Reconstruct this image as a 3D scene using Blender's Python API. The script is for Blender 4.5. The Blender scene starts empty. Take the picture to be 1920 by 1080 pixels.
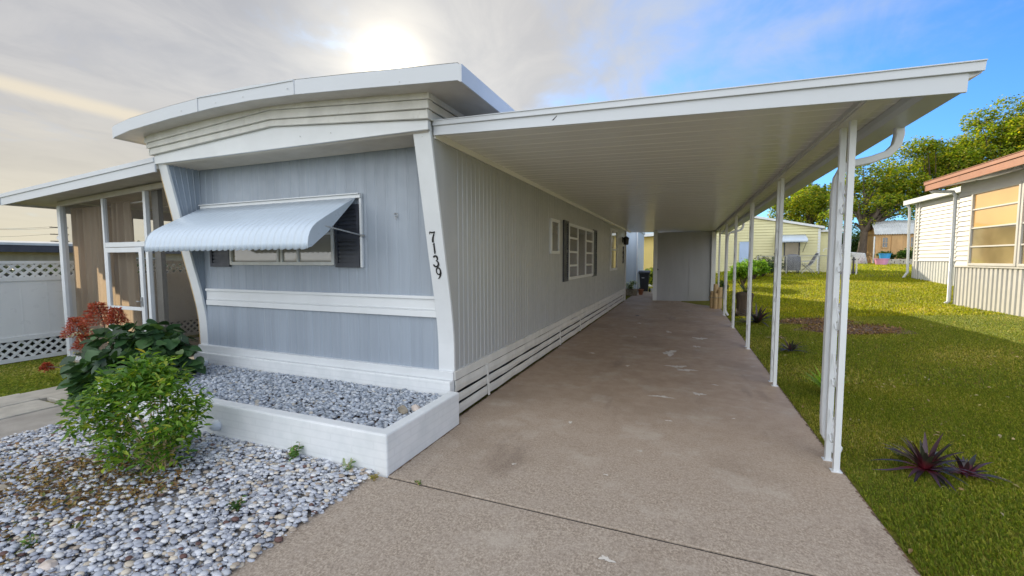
import bpy, bmesh, math, random
import numpy as np
from mathutils import Vector, Matrix
S = bpy.context.scene
COL = S.collection
R = math.radians
rng = np.random.default_rng(7)
random.seed(7)

# ------------------------------------------------------------------ camera
yaw, pitch, roll = R(21.97), R(3.81), R(-.146)
f = Vector((-math.sin(yaw)*math.cos(pitch), math.cos(yaw)*math.cos(pitch), -math.sin(pitch)))
r0 = Vector((math.cos(yaw), math.sin(yaw), 0)); u0 = r0.cross(f)
rr = r0*math.cos(roll)+u0*math.sin(roll); uu = -r0*math.sin(roll)+u0*math.cos(roll)
cam = bpy.data.objects.new('camera', bpy.data.cameras.new('camera')); COL.objects.link(cam)
cam.matrix_world = Matrix(((rr.x, uu.x, -f.x, 0), (rr.y, uu.y, -f.y, 0), (rr.z, uu.z, -f.z, 1.6), (0, 0, 0, 1)))
cam.data.sensor_width = 36; cam.data.lens = 36*797.3/1920
cam.data.clip_start = .05; cam.data.clip_end = 2000
S.camera = cam

# ------------------------------------------------------------------ light
SUN_AZ = R(37.2)      # left of +y
SUN_EL = R(23.2)
sd = Vector((-math.sin(SUN_AZ)*math.cos(SUN_EL), math.cos(SUN_AZ)*math.cos(SUN_EL), math.sin(SUN_EL)))
sl = bpy.data.lights.new('sun', 'SUN'); sl.energy = 3.4; sl.angle = R(.6); sl.color = (1, .87, .66)
so = bpy.data.objects.new('sun', sl); COL.objects.link(so)
so.rotation_euler = sd.to_track_quat('Z', 'Y').to_euler()

W = bpy.data.worlds.new('World'); S.world = W; W.use_nodes = True
nt = W.node_tree; nt.nodes.clear(); N = nt.nodes; Lk = nt.links
def nd(tree, t, **k):
    n = tree.nodes.new(t)
    for a, b in k.items(): setattr(n, a, b)
    return n
out = nd(nt, 'ShaderNodeOutputWorld'); bg = nd(nt, 'ShaderNodeBackground'); bg.inputs[1].default_value = .13
Lk.new(bg.outputs[0], out.inputs[0])
sky = nd(nt, 'ShaderNodeTexSky', sky_type='NISHITA'); sky.sun_disc = False
sky.sun_elevation = SUN_EL; sky.sun_rotation = -SUN_AZ; sky.dust_density = .6; sky.ozone_density = 1.6; sky.air_density = 1.0
tc = nd(nt, 'ShaderNodeTexCoord')
def vm(op, a, b=None, tree=nt):
    n = nd(tree, 'ShaderNodeVectorMath', operation=op)
    for i, v in enumerate((a, b)):
        if v is None: continue
        if isinstance(v, (tuple, list, Vector)): n.inputs[i].default_value = tuple(v)
        elif isinstance(v, (int, float)): n.inputs[3].default_value = v
        else: tree.links.new(v, n.inputs[i])
    return n.outputs['Value'] if op == 'DOT_PRODUCT' else n.outputs[0]
def ma(op, a, b=None, c=None, clamp=False, tree=nt):
    n = nd(tree, 'ShaderNodeMath', operation=op, use_clamp=clamp)
    for i, v in enumerate((a, b, c)):
        if v is None: continue
        if isinstance(v, (int, float)): n.inputs[i].default_value = v
        else: tree.links.new(v, n.inputs[i])
    return n.outputs[0]
def mx(fac, a, b, tree=nt, blend='MIX'):
    n = nd(tree, 'ShaderNodeMix', data_type='RGBA', blend_type=blend)
    for i, v in ((0, fac), (6, a), (7, b)):
        if isinstance(v, (int, float)): n.inputs[i].default_value = v
        elif isinstance(v, tuple): n.inputs[i].default_value = (*v, 1)
        else: tree.links.new(v, n.inputs[i])
    return n.outputs[2]
def rmp(v, a, b, c=0., d=1., tree=nt, smooth=True):
    n = nd(tree, 'ShaderNodeMapRange', interpolation_type='SMOOTHSTEP' if smooth else 'LINEAR')
    tree.links.new(v, n.inputs[0])
    for i, x in enumerate((a, b, c, d)): n.inputs[i+1].default_value = x
    return n.outputs[0]
D = tc.outputs['Generated']
sep = nd(nt, 'ShaderNodeSeparateXYZ'); Lk.new(D, sep.inputs[0])
zc = ma('MAXIMUM', sep.outputs[2], .03)
zp = ma('ADD', zc, .12)
pl = vm('DIVIDE', D, None); dn = pl.node
cz = nd(nt, 'ShaderNodeCombineXYZ')
for i in range(3): Lk.new(zp, cz.inputs[i])
Lk.new(cz.outputs[0], dn.inputs[1])
def wnoise(scale, detail, rough, mscale, rot, dist=0.):
    mp = nd(nt, 'ShaderNodeMapping'); Lk.new(pl, mp.inputs[0])
    mp.inputs['Scale'].default_value = mscale; mp.inputs['Rotation'].default_value = (0, 0, rot)
    n = nd(nt, 'ShaderNodeTexNoise'); Lk.new(mp.outputs[0], n.inputs[0])
    n.inputs['Scale'].default_value = scale; n.inputs['Detail'].default_value = detail
    n.inputs['Roughness'].default_value = rough; n.inputs['Distortion'].default_value = dist
    return n.outputs[0]
n1 = wnoise(1.3, 8, .55, (1, .8, 1), R(35), .6)
n2 = wnoise(2.6, 9, .62, (1, .6, 1), R(60), .8)
n3 = wnoise(.8, 5, .5, (1, 1, 1), 0, .2)
sunc = vm('DOT_PRODUCT', D, tuple(sd)); sunc = ma('MAXIMUM', sunc, 0)
side = vm('DOT_PRODUCT', D, tuple(r0))
fwd = vm('DOT_PRODUCT', D, (f.x, f.y, 0))
# cloud cover: heavy on the left and towards the sun, breaking up into cirrus on the right
cov = ma('ADD', rmp(side, -.02, .66, .70, -.32, smooth=False), ma('MULTIPLY', ma('SUBTRACT', n1, .5), 1.5))
cov = ma('ADD', cov, ma('MULTIPLY', ma('SUBTRACT', n2, .5), .9))
cov = ma('ADD', cov, rmp(fwd, -.2, .35, .35, .12))
dens = rmp(cov, -.25, .75, 0., .96)
shade = rmp(n3, .34, .66, 0, 1)
shade2 = ma('ADD', ma('MULTIPLY', shade, .6), ma('MULTIPLY', rmp(n2, .35, .65), .4))
ccol = mx(shade2, (1.7, 1.7, 1.76), (2.7, 2.6, 2.45))
warm = rmp(sep.outputs[2], .02, .36, 1, 0)
ccol = mx(ma('MULTIPLY', warm, .8), ccol, (3.3, 2.85, 2.0))
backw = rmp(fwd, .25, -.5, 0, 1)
ccol = mx(rmp(side, .05, .45), ccol, (2.3, 2.6, 3.1))
ccol = mx(backw, ccol, (8.5, 8.75, 9.05))  # unseen clouds behind the camera, brightened to light the shaded front
# contrail: a thin bright streak
cn = Vector((.0, 0, 1))
skc = mx(1., sky.outputs[0], (.30, .60, 1.0), blend='MULTIPLY')
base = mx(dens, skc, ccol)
dc = vm('DOT_PRODUCT', D, (.26036, -.02589, .96516)); dc = ma('ABSOLUTE', ma('ADD', dc, ma('MULTIPLY', ma('SUBTRACT', n2, .5), .02)))
tr = ma('MULTIPLY', rmp(dc, .002, .017, 1, 0), rmp(vm('DOT_PRODUCT', D, (-.88, .40, .25)), .955, .99, 0, .75))
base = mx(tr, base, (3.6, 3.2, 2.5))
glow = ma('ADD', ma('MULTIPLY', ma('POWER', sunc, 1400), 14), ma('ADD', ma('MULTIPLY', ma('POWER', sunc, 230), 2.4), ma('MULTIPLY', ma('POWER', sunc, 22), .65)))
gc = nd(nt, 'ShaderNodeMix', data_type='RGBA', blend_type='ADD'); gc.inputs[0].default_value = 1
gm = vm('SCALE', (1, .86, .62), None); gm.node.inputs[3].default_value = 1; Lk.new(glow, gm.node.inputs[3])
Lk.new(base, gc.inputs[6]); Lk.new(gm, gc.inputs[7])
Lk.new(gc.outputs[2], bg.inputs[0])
S.view_settings.view_transform = 'Standard'; S.view_settings.look = 'None'
S.view_settings.exposure = .95; S.view_settings.gamma = 1

# ------------------------------------------------------------------ materials
def newmat(name):
    m = bpy.data.materials.new(name); m.use_nodes = True
    return m, m.node_tree, m.node_tree.nodes['Principled BSDF']
def tnoise(t, scale, detail=4, rough=.55, stretch=(1, 1, 1), coord='Object', dist=0.):
    c = nd(t, 'ShaderNodeTexCoord'); mp = nd(t, 'ShaderNodeMapping'); t.links.new(c.outputs[coord], mp.inputs[0])
    mp.inputs['Scale'].default_value = stretch
    n = nd(t, 'ShaderNodeTexNoise'); t.links.new(mp.outputs[0], n.inputs[0])
    n.inputs['Scale'].default_value = scale; n.inputs['Detail'].default_value = detail
    n.inputs['Roughness'].default_value = rough; n.inputs['Distortion'].default_value = dist
    return n.outputs[0]
def bump(t, p, h, strength, dist=.01):
    b = nd(t, 'ShaderNodeBump'); b.inputs['Strength'].default_value = strength; b.inputs['Distance'].default_value = dist
    t.links.new(h, b.inputs['Height']); t.links.new(b.outputs[0], p.inputs['Normal'])
def paint(name, col, rough=.45, var=.12, scale=6, stretch=(1, 1, .25), dirt=None, dirtamt=.3, bmp=.15, bscale=60, metal=0., rvar=.1):
    m, t, p = newmat(name)
    c2 = tuple(min(1, c*(1-var)) for c in col); c1 = tuple(min(1, c*(1+var*.5)) for c in col)
    n = tnoise(t, scale, 6, .6, stretch)
    c = mx(rmp(n, .3, .7, tree=t), c2, c1, tree=t)
    if dirt:
        n2 = tnoise(t, scale*1.7, 8, .7, (stretch[0]*2, stretch[1]*2, stretch[2]*.6))
        c = mx(rmp(n2, .55, .8, 0, dirtamt, tree=t), c, dirt, tree=t)
    t.links.new(c, p.inputs['Base Color'])
    n3 = tnoise(t, 9, 4)
    t.links.new(rmp(n3, .3, .7, max(.03, rough-rvar), rough+rvar, tree=t), p.inputs['Roughness'])
    p.inputs['Metallic'].default_value = metal
    if bmp: bump(t, p, tnoise(t, bscale, 3), bmp, .004)
    return m
def attrmat(name, rough=.6, trans=0., spec=.5, hue=None):
    m, t, p = newmat(name)
    a = nd(t, 'ShaderNodeAttribute'); a.attribute_name = 'Col'
    t.links.new(a.outputs[0], p.inputs['Base Color']); p.inputs['Roughness'].default_value = rough
    p.inputs['Specular IOR Level'].default_value = spec
    if trans:
        o = t.nodes['Material Output']; tb = nd(t, 'ShaderNodeBsdfTranslucent'); ms = nd(t, 'ShaderNodeMixShader')
        cc = mx(1., a.outputs[0], (1.5, 1.6, .38), tree=t, blend='MULTIPLY')
        t.links.new(cc, tb.inputs[0]); ms.inputs[0].default_value = trans
        t.links.new(p.outputs[0], ms.inputs[1]); t.links.new(tb.outputs[0], ms.inputs[2]); t.links.new(ms.outputs[0], o.inputs[0])
    return m
def glass(name, col, rough=.06, spec=.8, scale=1.5, var=.4):
    m, t, p = newmat(name)
    n = tnoise(t, scale, 3, .5, (1, 1, 1))
    t.links.new(mx(rmp(n, .3, .7, tree=t), tuple(c*(1-var) for c in col), tuple(c*(1+var) for c in col), tree=t), p.inputs['Base Color'])
    p.inputs['Roughness'].default_value = rough; p.inputs['Specular IOR Level'].default_value = spec
    p.inputs['Coat Weight'].default_value = .6; p.inputs['Coat Roughness'].default_value = .03
    bump(t, p, tnoise(t, 1.3, 2), .05, .02)
    return m
M = {}
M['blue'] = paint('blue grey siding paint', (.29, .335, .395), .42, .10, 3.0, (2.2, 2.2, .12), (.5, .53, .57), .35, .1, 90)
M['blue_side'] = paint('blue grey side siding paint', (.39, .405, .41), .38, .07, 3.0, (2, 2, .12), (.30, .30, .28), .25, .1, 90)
M['white'] = paint('white trim paint', (.65, .675, .695), .42, .05, 2, (1, 1, 1), (.48, .47, .44), .2, .05, 120)
M['white_old'] = paint('weathered white trim', (.62, .62, .59), .5, .10, 5, (1, 1, .6), (.33, .30, .24), .45, .2, 80)
M['fascia'] = paint('aluminium fascia white', (.54, .57, .61), .35, .05, 1.2, (.5, 1, 2.5), (.42, .42, .41), .2, .0, 40, rvar=.03)
M['ceiling'] = paint('carport ceiling paint', (.80, .80, .775), .22, .03, .5, (.3, 2.0, 1), (.58, .55, .48), .12, 0, 10, rvar=.015)
M['soffit'] = paint('soffit tan paint', (.50, .47, .42), .5, .1, 3, (1, 1, 1), (.35, .31, .25), .3)
M['awning'] = paint('awning white enamel', (.51, .59, .68), .30, .04, 1.5, (1, 1, 1), (.42, .47, .52), .12, .0, rvar=.02)
M['wing'] = paint('shade darkened awning wing enamel', (.40, .46, .52), .35, .06)  # awning colour darkened to stand in for shade on the wing
M['shutter'] = paint('dark shutter paint', (.045, .05, .065), .45, .3, 5, (1, 1, 1))
M['brick_white'] = None
M['black'] = paint('black plastic', (.015, .016, .018), .4, .3)
M['shed'] = paint('grey shed panel', (.36, .375, .40), .45, .08, 2, (1.5, 1, .25), (.28, .27, .26), .3)
M['yellow'] = paint('pale yellow vinyl siding', (.62, .59, .34), .5, .05, 1, (1, 1, 1))
M['yellow2'] = paint('yellow stucco', (.72, .56, .20), .6, .06, 1.5, (1, 1, 1))
M['vinyl'] = paint('white vinyl siding', (.60, .59, .565), .45, .05, 1, (1, 1, 1), (.5, .47, .4), .2)
M['fencev'] = paint('white vinyl fence', (.66, .67, .66), .35, .05, 1.5, (1, 1, .5), (.5, .5, .47), .2)
M['orange'] = paint('terracotta fascia paint', (.34, .115, .045), .5, .12, 4, (1, 1, 1))
M['tan'] = paint('tan shed boards', (.56, .34, .15), .6, .15, 3, (2, 2, .4))
M['tanwall'] = paint('tan stucco wall', (.40, .34, .24), .6, .1)
M['darkroof'] = paint('dark roof edge', (.05, .05, .06), .6, .2)
M['metalroof'] = paint('ribbed metal roofing', (.50, .52, .53), .4, .15, 2, (1, 1, 1), (.25, .2, .15), .4)
M['wood'] = paint('raw lumber', (.50, .36, .19), .65, .2, 4, (3, 3, .3), (.25, .15, .07), .5)
M['bark'] = paint('tree bark', (.10, .075, .055), .9, .4, 6, (1, 1, .3), None, 0, .8, 20)
M['soil'] = paint('mulched soil', (.15, .095, .06), .95, .5, 9, (1, 1, 1), (.22, .17, .12), .5, 1., 60)
M['rock'] = paint('weathered rock', (.30, .26, .20), .85, .35, 12, (1, 1, 1), (.16, .13, .1), .5, .8, 40)
M['paleRock'] = paint('pale rock', (.58, .50, .44), .8, .2, 12, (1, 1, 1), None, 0, .6, 40)
M['steel'] = paint('galvanised steel', (.45, .46, .46), .35, .2, 8, (1, 1, 1), None, 0, .1, 50, .7)
M['bluepaint'] = paint('pale blue door paint', (.40, .52, .74), .5, .08)
M['bluewall'] = paint('pale blue painted wall', (.48, .56, .64), .5, .06, 2, (1, 1, .3))
M['pot'] = paint('terracotta', (.36, .15, .08), .8, .2)
M['bin'] = paint('black bin plastic', (.018, .021, .026), .42, .3)
M['tub_blue'] = paint('blue plastic', (.05, .36, .72), .4, .1)
M['tub_pink'] = paint('pink plastic', (.72, .32, .52), .4, .1)
M['greycloth'] = paint('grey cover cloth', (.13, .14, .17), .8, .3, 6)
M['tarp'] = paint('green canvas tarp', (.22, .25, .14), .8, .2, 3)
M['mat_rubber'] = paint('dark rubber mat', (.03, .03, .035), .8, .3)
M['paver'] = paint('concrete paver', (.45, .42, .36), .8, .18, 5, (1, 1, 1), (.25, .22, .18), .4, .5, 80)
M['conc'] = paint('poured concrete', (.36, .33, .29), .85, .18, 3, (1, 1, 1), (.2, .18, .15), .4, .5, 80)
M['digit'] = paint('black numeral paint', (.012, .012, .014), .4, .2)
M['greypost'] = paint('grey brown post paint', (.19, .18, .16), .6)
M['glass_front'] = glass('tan window glass', (.28, .255, .20), .05, .8, 1.2, .15)  # tan base colour varied by noise
M['glass_side'] = glass('grey curtain behind glass', (.20, .195, .175), .08, .6, 3, .25)
M['glass_gold'] = glass('glass painted with gold reflection', (.80, .47, .15), .1, .6, .5, .12)  # golden sky reflection put into the base colour
M['glass_brown'] = glass('glass painted with brown reflection', (.36, .27, .14), .08, .8, .8, .35)  # darker horizon reflection put into the base colour
M['glass_dark'] = glass('dark glass', (.06, .07, .07), .05, .8)

M['glass_gold'].node_tree.nodes['Principled BSDF'].inputs['IOR'].default_value = 2.3
M['glass_brown'].node_tree.nodes['Principled BSDF'].inputs['IOR'].default_value = 2.3
# white painted brick
m, t, p = newmat('white painted brick'); M['brick_white'] = m
c = nd(t, 'ShaderNodeTexCoord'); sp = nd(t, 'ShaderNodeSeparateXYZ'); t.links.new(c.outputs['Object'], sp.inputs[0])
cb = nd(t, 'ShaderNodeCombineXYZ'); t.links.new(ma('ADD', sp.outputs[0], sp.outputs[1], tree=t), cb.inputs[0]); t.links.new(sp.outputs[2], cb.inputs[1])
bt = nd(t, 'ShaderNodeTexBrick'); t.links.new(cb.outputs[0], bt.inputs[0])
bt.inputs['Scale'].default_value = 1; bt.inputs['Brick Width'].default_value = .42; bt.inputs['Row Height'].default_value = .062; bt.inputs['Mortar Size'].default_value = .009
bt.inputs['Mortar Smooth'].default_value = .6
n = tnoise(t, 5, 6, .6)
bc_ = mx(rmp(n, .3, .7, tree=t), (.64, .67, .685), (.73, .75, .765), tree=t); bc_ = mx(rmp(tnoise(t, 9, 8, .75, (1, 1, 1.6)), .64, .72, 0, .55, tree=t), bc_, (.42, .37, .30), tree=t); bc_ = mx(ma('MULTIPLY', bt.outputs['Fac'], .13, tree=t), bc_, (.42, .44, .46), tree=t); t.links.new(bc_, p.inputs['Base Color']); p.inputs['Roughness'].default_value = .55
h = ma('ADD', ma('MULTIPLY', bt.outputs['Fac'], -1.1), ma('MULTIPLY', tnoise(t, 26, 5), .9), tree=t)
bump(t, p, h, .6, .007)

# driveway concrete: speckled, sealed and glossy towards the back
m, t, p = newmat('driveway concrete'); M['slab'] = m
c = nd(t, 'ShaderNodeTexCoord'); sp = nd(t, 'ShaderNodeSeparateXYZ'); t.links.new(c.outputs['Object'], sp.inputs[0])
fine = tnoise(t, 75, 8, .8, (1, .8, 1)); mid = tnoise(t, 6, 6, .6); big = tnoise(t, .8, 4, .5)
paintf = rmp(ma('ADD', sp.outputs[1], ma('MULTIPLY', ma('SUBTRACT', big, .5), 3., tree=t), tree=t), 3.6, 7.6, 0, 1, tree=t)
raw = mx(rmp(fine, .36, .64, tree=t), (.21, .165, .125), (.53, .45, .365), tree=t)
md2 = tnoise(t, 28, 7, .75); raw = mx(rmp(mid, .35, .7, 0, .45, tree=t), raw, (.38, .32, .265), tree=t); raw = mx(rmp(md2, .47, .64, 0, .5, tree=t), raw, (.19, .145, .11), tree=t)
seal = mx(rmp(mid, .3, .7, tree=t), (.35, .245, .165), (.43, .32, .225), tree=t)
seal = mx(rmp(fine, .4, .7, 0, .25, tree=t), seal, (.33, .26, .21), tree=t)
cc = mx(ma('MULTIPLY', paintf, .9, tree=t), raw, seal, tree=t)
flk = tnoise(t, 11, 5, .65); cc = mx(rmp(flk, .71, .74, 0, .75, tree=t), cc, (.50, .46, .42), tree=t)
sc2 = tnoise(t, 2.4, 5, .6, (1, .6, 1)); cc = mx(rmp(sc2, .66, .78, 0, .4, tree=t), cc, (.42, .38, .35), tree=t)
cc = mx(rmp(big, .48, .72, 0, .4, tree=t), cc, (.19, .135, .09), tree=t); st_ = tnoise(t, 1.7, 7, .7); cc = mx(rmp(st_, .50, .68, 0, .5, tree=t), cc, (.48, .42, .35), tree=t); oil = tnoise(t, 1.1, 5, .6, (1.6, .5, 1)); cc = mx(rmp(oil, .58, .70, 0, .4, tree=t), cc, (.15, .11, .085), tree=t); sk = tnoise(t, 38, 3, .5); cc = mx(rmp(sk, .74, .77, 0, .7, tree=t), cc, (.66, .62, .56), tree=t)
t.links.new(cc, p.inputs['Base Color'])
rg = ma('ADD', rmp(paintf, 0, 1, .66, .12, tree=t), ma('MULTIPLY', ma('SUBTRACT', mid, .5), .5), tree=t)
t.links.new(rg, p.inputs['Roughness'])
bump(t, p, ma('ADD', ma('MULTIPLY', fine, ma('SUBTRACT', 1.1, paintf, tree=t), tree=t), ma('MULTIPLY', mid, .3), tree=t), .18, .003)
M['peel'] = paint('peeled bare concrete', (.66, .62, .56), .7, .2, 14, (1, 1, 1), (.25, .2, .17), .5, .4, 60)

# lawn soil and grass
m, t, p = newmat('lawn ground'); M['lawn'] = m
a1 = tnoise(t, .45, 4, .6); a2 = tnoise(t, 3.2, 6, .65); a3 = tnoise(t, 60, 6, .7, (1, 1, 1))
cc = mx(rmp(a2, .35, .68, tree=t), (.16, .18, .02), (.31, .28, .04), tree=t)
cc = mx(rmp(a1, .42, .66, 0, .6, tree=t), cc, (.27, .235, .06), tree=t)
cc = mx(rmp(a3, .35, .65, 0, .5, tree=t), cc, (.06, .075, .012), tree=t)
t.links.new(cc, p.inputs['Base Color']); p.inputs['Roughness'].default_value = .9; p.inputs['Specular IOR Level'].default_value = .1
bump(t, p, a3, 1., .03)
M['blade'] = attrmat('grass blades', .6, .45, .2)
M['leaf'] = attrmat('leaves', .45, .38, .4)
M['leafdark'] = attrmat('broad dark leaves', .4, .15, .5)
M['treeleaf'] = attrmat('tree leaves', .55, .45, .3)
M['pebble'] = attrmat('pebbles', .6, 0, .4)
M['petal'] = attrmat('petals', .6, .3, .2)
# curtain cloth and screen mesh
m, t, p = newmat('sheer curtain cloth'); M['curtain'] = m
n = tnoise(t, 8, 4, .6, (1, 1, .2)); cc = mx(rmp(n, .3, .7, tree=t), (.33, .28, .21), (.44, .37, .28), tree=t)
t.links.new(cc, p.inputs['Base Color']); p.inputs['Roughness'].default_value = .9
tb = nd(t, 'ShaderNodeBsdfTranslucent'); tb.inputs[0].default_value = (.65, .50, .34, 1); ms = nd(t, 'ShaderNodeMixShader'); ms.inputs[0].default_value = .5
t.links.new(p.outputs[0], ms.inputs[1]); t.links.new(tb.outputs[0], ms.inputs[2]); t.links.new(ms.outputs[0], t.nodes['Material Output'].inputs[0])
m, t, p = newmat('insect screen mesh'); M['screen'] = m
p.inputs['Base Color'].default_value = (.07, .07, .07, 1); p.inputs['Roughness'].default_value = .7
tb = nd(t, 'ShaderNodeBsdfTransparent'); ms = nd(t, 'ShaderNodeMixShader'); ms.inputs[0].default_value = .76
t.links.new(p.outputs[0], ms.inputs[1]); t.links.new(tb.outputs[0], ms.inputs[2]); t.links.new(ms.outputs[0], t.nodes['Material Output'].inputs[0])

# ------------------------------------------------------------------ mesh helpers
class MB:
    def __init__(s): s.v = []; s.f = []
    def add(s, vs, fs):
        b = len(s.v); s.v += [tuple(x) for x in vs]; s.f += [tuple(b+i for i in q) for q in fs]; return s
    def box(s, x0, x1, y0, y1, z0, z1):
        return s.add([(x0, y0, z0), (x1, y0, z0), (x1, y1, z0), (x0, y1, z0), (x0, y0, z1), (x1, y0, z1), (x1, y1, z1), (x0, y1, z1)],
                     [(0, 3, 2, 1), (4, 5, 6, 7), (0, 1, 5, 4), (1, 2, 6, 5), (2, 3, 7, 6), (3, 0, 4, 7)])
    def prism(s, pts, d):
        """closed outline pts (3D) swept by vector d"""
        n = len(pts); d = Vector(d); P2 = [tuple(Vector(p)+d) for p in pts]
        return s.add(list(pts)+P2, [tuple(range(n-1, -1, -1)), tuple(range(n, 2*n))]+[(i, (i+1) % n, n+(i+1) % n, n+i) for i in range(n)])
    def sheet(s, rows):
        n = len(rows[0]); vs = [p for r_ in rows for p in r_]
        return s.add(vs, [(j*n+i, j*n+i+1, (j+1)*n+i+1, (j+1)*n+i) for j in range(len(rows)-1) for i in range(n-1)])
    def tube(s, pts, rad, k=8, cap=True):
        pts = [Vector(p) for p in pts]; n = len(pts)
        rad = rad if isinstance(rad, (list, tuple)) else [rad]*n
        vs = []; prev = None
        for i, p in enumerate(pts):
            d = (pts[min(i+1, n-1)]-pts[max(i-1, 0)]).normalized()
            if prev is None:
                a = d.orthogonal().normalized()
            else:
                a = (prev-d*prev.dot(d)).normalized()
            prev = a; b = d.cross(a)
            for j in range(k):
                th = 2*math.pi*j/k; vs.append(p+(a*math.cos(th)+b*math.sin(th))*rad[i])
        fs = [(i*k+j, i*k+(j+1) % k, (i+1)*k+(j+1) % k, (i+1)*k+j) for i in range(n-1) for j in range(k)]
        if cap: fs += [tuple(range(k-1, -1, -1)), tuple((n-1)*k+j for j in range(k))]
        return s.add(vs, fs)
    def bar(s, a, b, w, h=None):
        """square bar from a to b"""
        h = h or w; a = Vector(a); b = Vector(b); d = (b-a).normalized()
        x = d.cross(Vector((0, 0, 1)));
        if x.length < .05: x = Vector((1, 0, 0))
        x.normalize(); y = x.cross(d)
        q = [x*i*w/2+y*j*h/2 for i, j in ((-1, -1), (1, -1), (1, 1), (-1, 1))]
        return s.prism([a+k for k in q], b-a)
    def lathe(s, prof, c, k=20):
        c = Vector(c); vs = []
        for r_, z in prof:
            for j in range(k):
                th = 2*math.pi*j/k; vs.append(c+Vector((r_*math.cos(th), r_*math.sin(th), z)))
        n = len(prof)
        return s.add(vs, [(i*k+j, i*k+(j+1) % k, (i+1)*k+(j+1) % k, (i+1)*k+j) for i in range(n-1) for j in range(k)]+[tuple(range(k-1, -1, -1)), tuple((n-1)*k+j for j in range(k))])
    def sphere(s, c, r_, k=14, sc=(1, 1, 1)):
        return s.lathe([(max(.001, r_*math.sin(math.pi*i/k)), -r_*math.cos(math.pi*i/k)*sc[2]) for i in range(k+1)], c, k)
def root_of(o):
    while o.parent: o = o.parent
    return o
def tagit(o, label=None, cat=None, group=None, kind=None):
    for k, v in (('label', label), ('category', cat), ('group', group), ('kind', kind)):
        if v: o[k] = v
    return o
def thing(name, label, cat, loc, group=None):
    o = bpy.data.objects.new(name, None); COL.objects.link(o); o.location = loc; o.empty_display_size = .2
    return tagit(o, label, cat, group)
def obj(name, mb, mat, parent=None, loc=None, smooth=False, bevel=0, label=None, solid=0):
    me = bpy.data.meshes.new(name)
    off = Vector(root_of(parent).location) if parent else Vector(loc or (0, 0, 0))
    me.from_pydata([tuple(Vector(v)-off) for v in mb.v], [], mb.f)
    bm = bmesh.new(); bm.from_mesh(me); bmesh.ops.recalc_face_normals(bm, faces=bm.faces)
    if bevel:
        bmesh.ops.remove_doubles(bm, verts=bm.verts, dist=1e-6)
        bmesh.ops.bevel(bm, geom=[e for e in bm.edges if len(e.link_faces) == 2 and e.calc_face_angle(0) > .6], offset=bevel, segments=2, profile=.5, affect='EDGES', clamp_overlap=True)
    bm.to_mesh(me); bm.free()
    me.materials.append(M[mat] if isinstance(mat, str) else mat)
    if smooth: me.shade_smooth()
    o = bpy.data.objects.new(name, me); COL.objects.link(o)
    if parent: o.parent = parent
    else: o.location = off
    if solid:
        md = o.modifiers.new('solid', 'SOLIDIFY'); md.thickness = solid; md.offset = 0
    if label: o['label'] = label
    return o
def pieces(name, mb, mat, parent, **k):
    """one object per connected piece of mb"""
    par = list(range(len(mb.v)))
    def fd(i):
        while par[i] != i: par[i] = par[par[i]]; i = par[i]
        return i
    for fc in mb.f:
        for j in fc[1:]: par[fd(j)] = fd(fc[0])
    gr_ = {}
    for fc in mb.f: gr_.setdefault(fd(fc[0]), []).append(fc)
    for fs in gr_.values():
        ids = sorted({i for fc in fs for i in fc}); mp = {a: b for b, a in enumerate(ids)}
        m2 = MB(); m2.v = [mb.v[i] for i in ids]; m2.f = [tuple(mp[i] for i in fc) for fc in fs]
        o_ = obj(name, m2, mat, parent, **k)
    return o_
def npmesh(name, V, F, cols, mat, parent=None, loc=None, smooth=False):
    """V (n,3), F (m,k) index array, cols (n,3)"""
    off = np.array(root_of(parent).location if parent else (loc or (0, 0, 0)), dtype=float)
    V = np.asarray(V, dtype=np.float32)-off.astype(np.float32); F = np.asarray(F, dtype=np.int32)
    me = bpy.data.meshes.new(name); me.vertices.add(len(V)); me.vertices.foreach_set('co', V.ravel())
    me.loops.add(F.size); me.loops.foreach_set('vertex_index', F.ravel())
    me.polygons.add(len(F)); me.polygons.foreach_set('loop_start', np.arange(0, F.size, F.shape[1], dtype=np.int32))
    me.update(calc_edges=True); me.validate()
    ca = me.color_attributes.new('Col', 'FLOAT_COLOR', 'POINT')
    ca.data.foreach_set('color', np.c_[cols, np.ones(len(cols))].astype(np.float32).ravel())
    me.materials.append(M[mat])
    if smooth: me.shade_smooth()
    o = bpy.data.objects.new(name, me); COL.objects.link(o)
    if parent: o.parent = parent
    else: o.location = tuple(off)
    return o
def scatter(T, TF, pos, Rm, sc, cols):
    """copies of template T (k,3)/TF (m,j): returns V, F, vertex colours"""
    n, k = len(pos), len(T)
    V = np.einsum('nij,kj->nki', Rm, T)*(sc[:, None, :] if sc.ndim == 2 and sc.shape[1] == 3 else sc.reshape(n, 1, 1))+pos[:, None, :]
    F = (TF[None]+(np.arange(n)*k)[:, None, None]).reshape(-1, TF.shape[1])
    return V.reshape(-1, 3), F, np.repeat(cols, k, 0)
def rotz(a):
    c, s_ = np.cos(a), np.sin(a); z = np.zeros_like(a); o = np.ones_like(a)
    return np.stack([np.stack([c, -s_, z], -1), np.stack([s_, c, z], -1), np.stack([z, z, o], -1)], -2)
def rotx(a):
    c, s_ = np.cos(a), np.sin(a); z = np.zeros_like(a); o = np.ones_like(a)
    return np.stack([np.stack([o, z, z], -1), np.stack([z, c, -s_], -1), np.stack([z, s_, c], -1)], -2)
def roty(a):
    c, s_ = np.cos(a), np.sin(a); z = np.zeros_like(a); o = np.ones_like(a)
    return np.stack([np.stack([c, z, s_], -1), np.stack([z, o, z], -1), np.stack([-s_, z, c], -1)], -2)
def interp(prof, z):
    return float(np.interp(z, [q[0] for q in prof], [q[1] for q in prof]))
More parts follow.
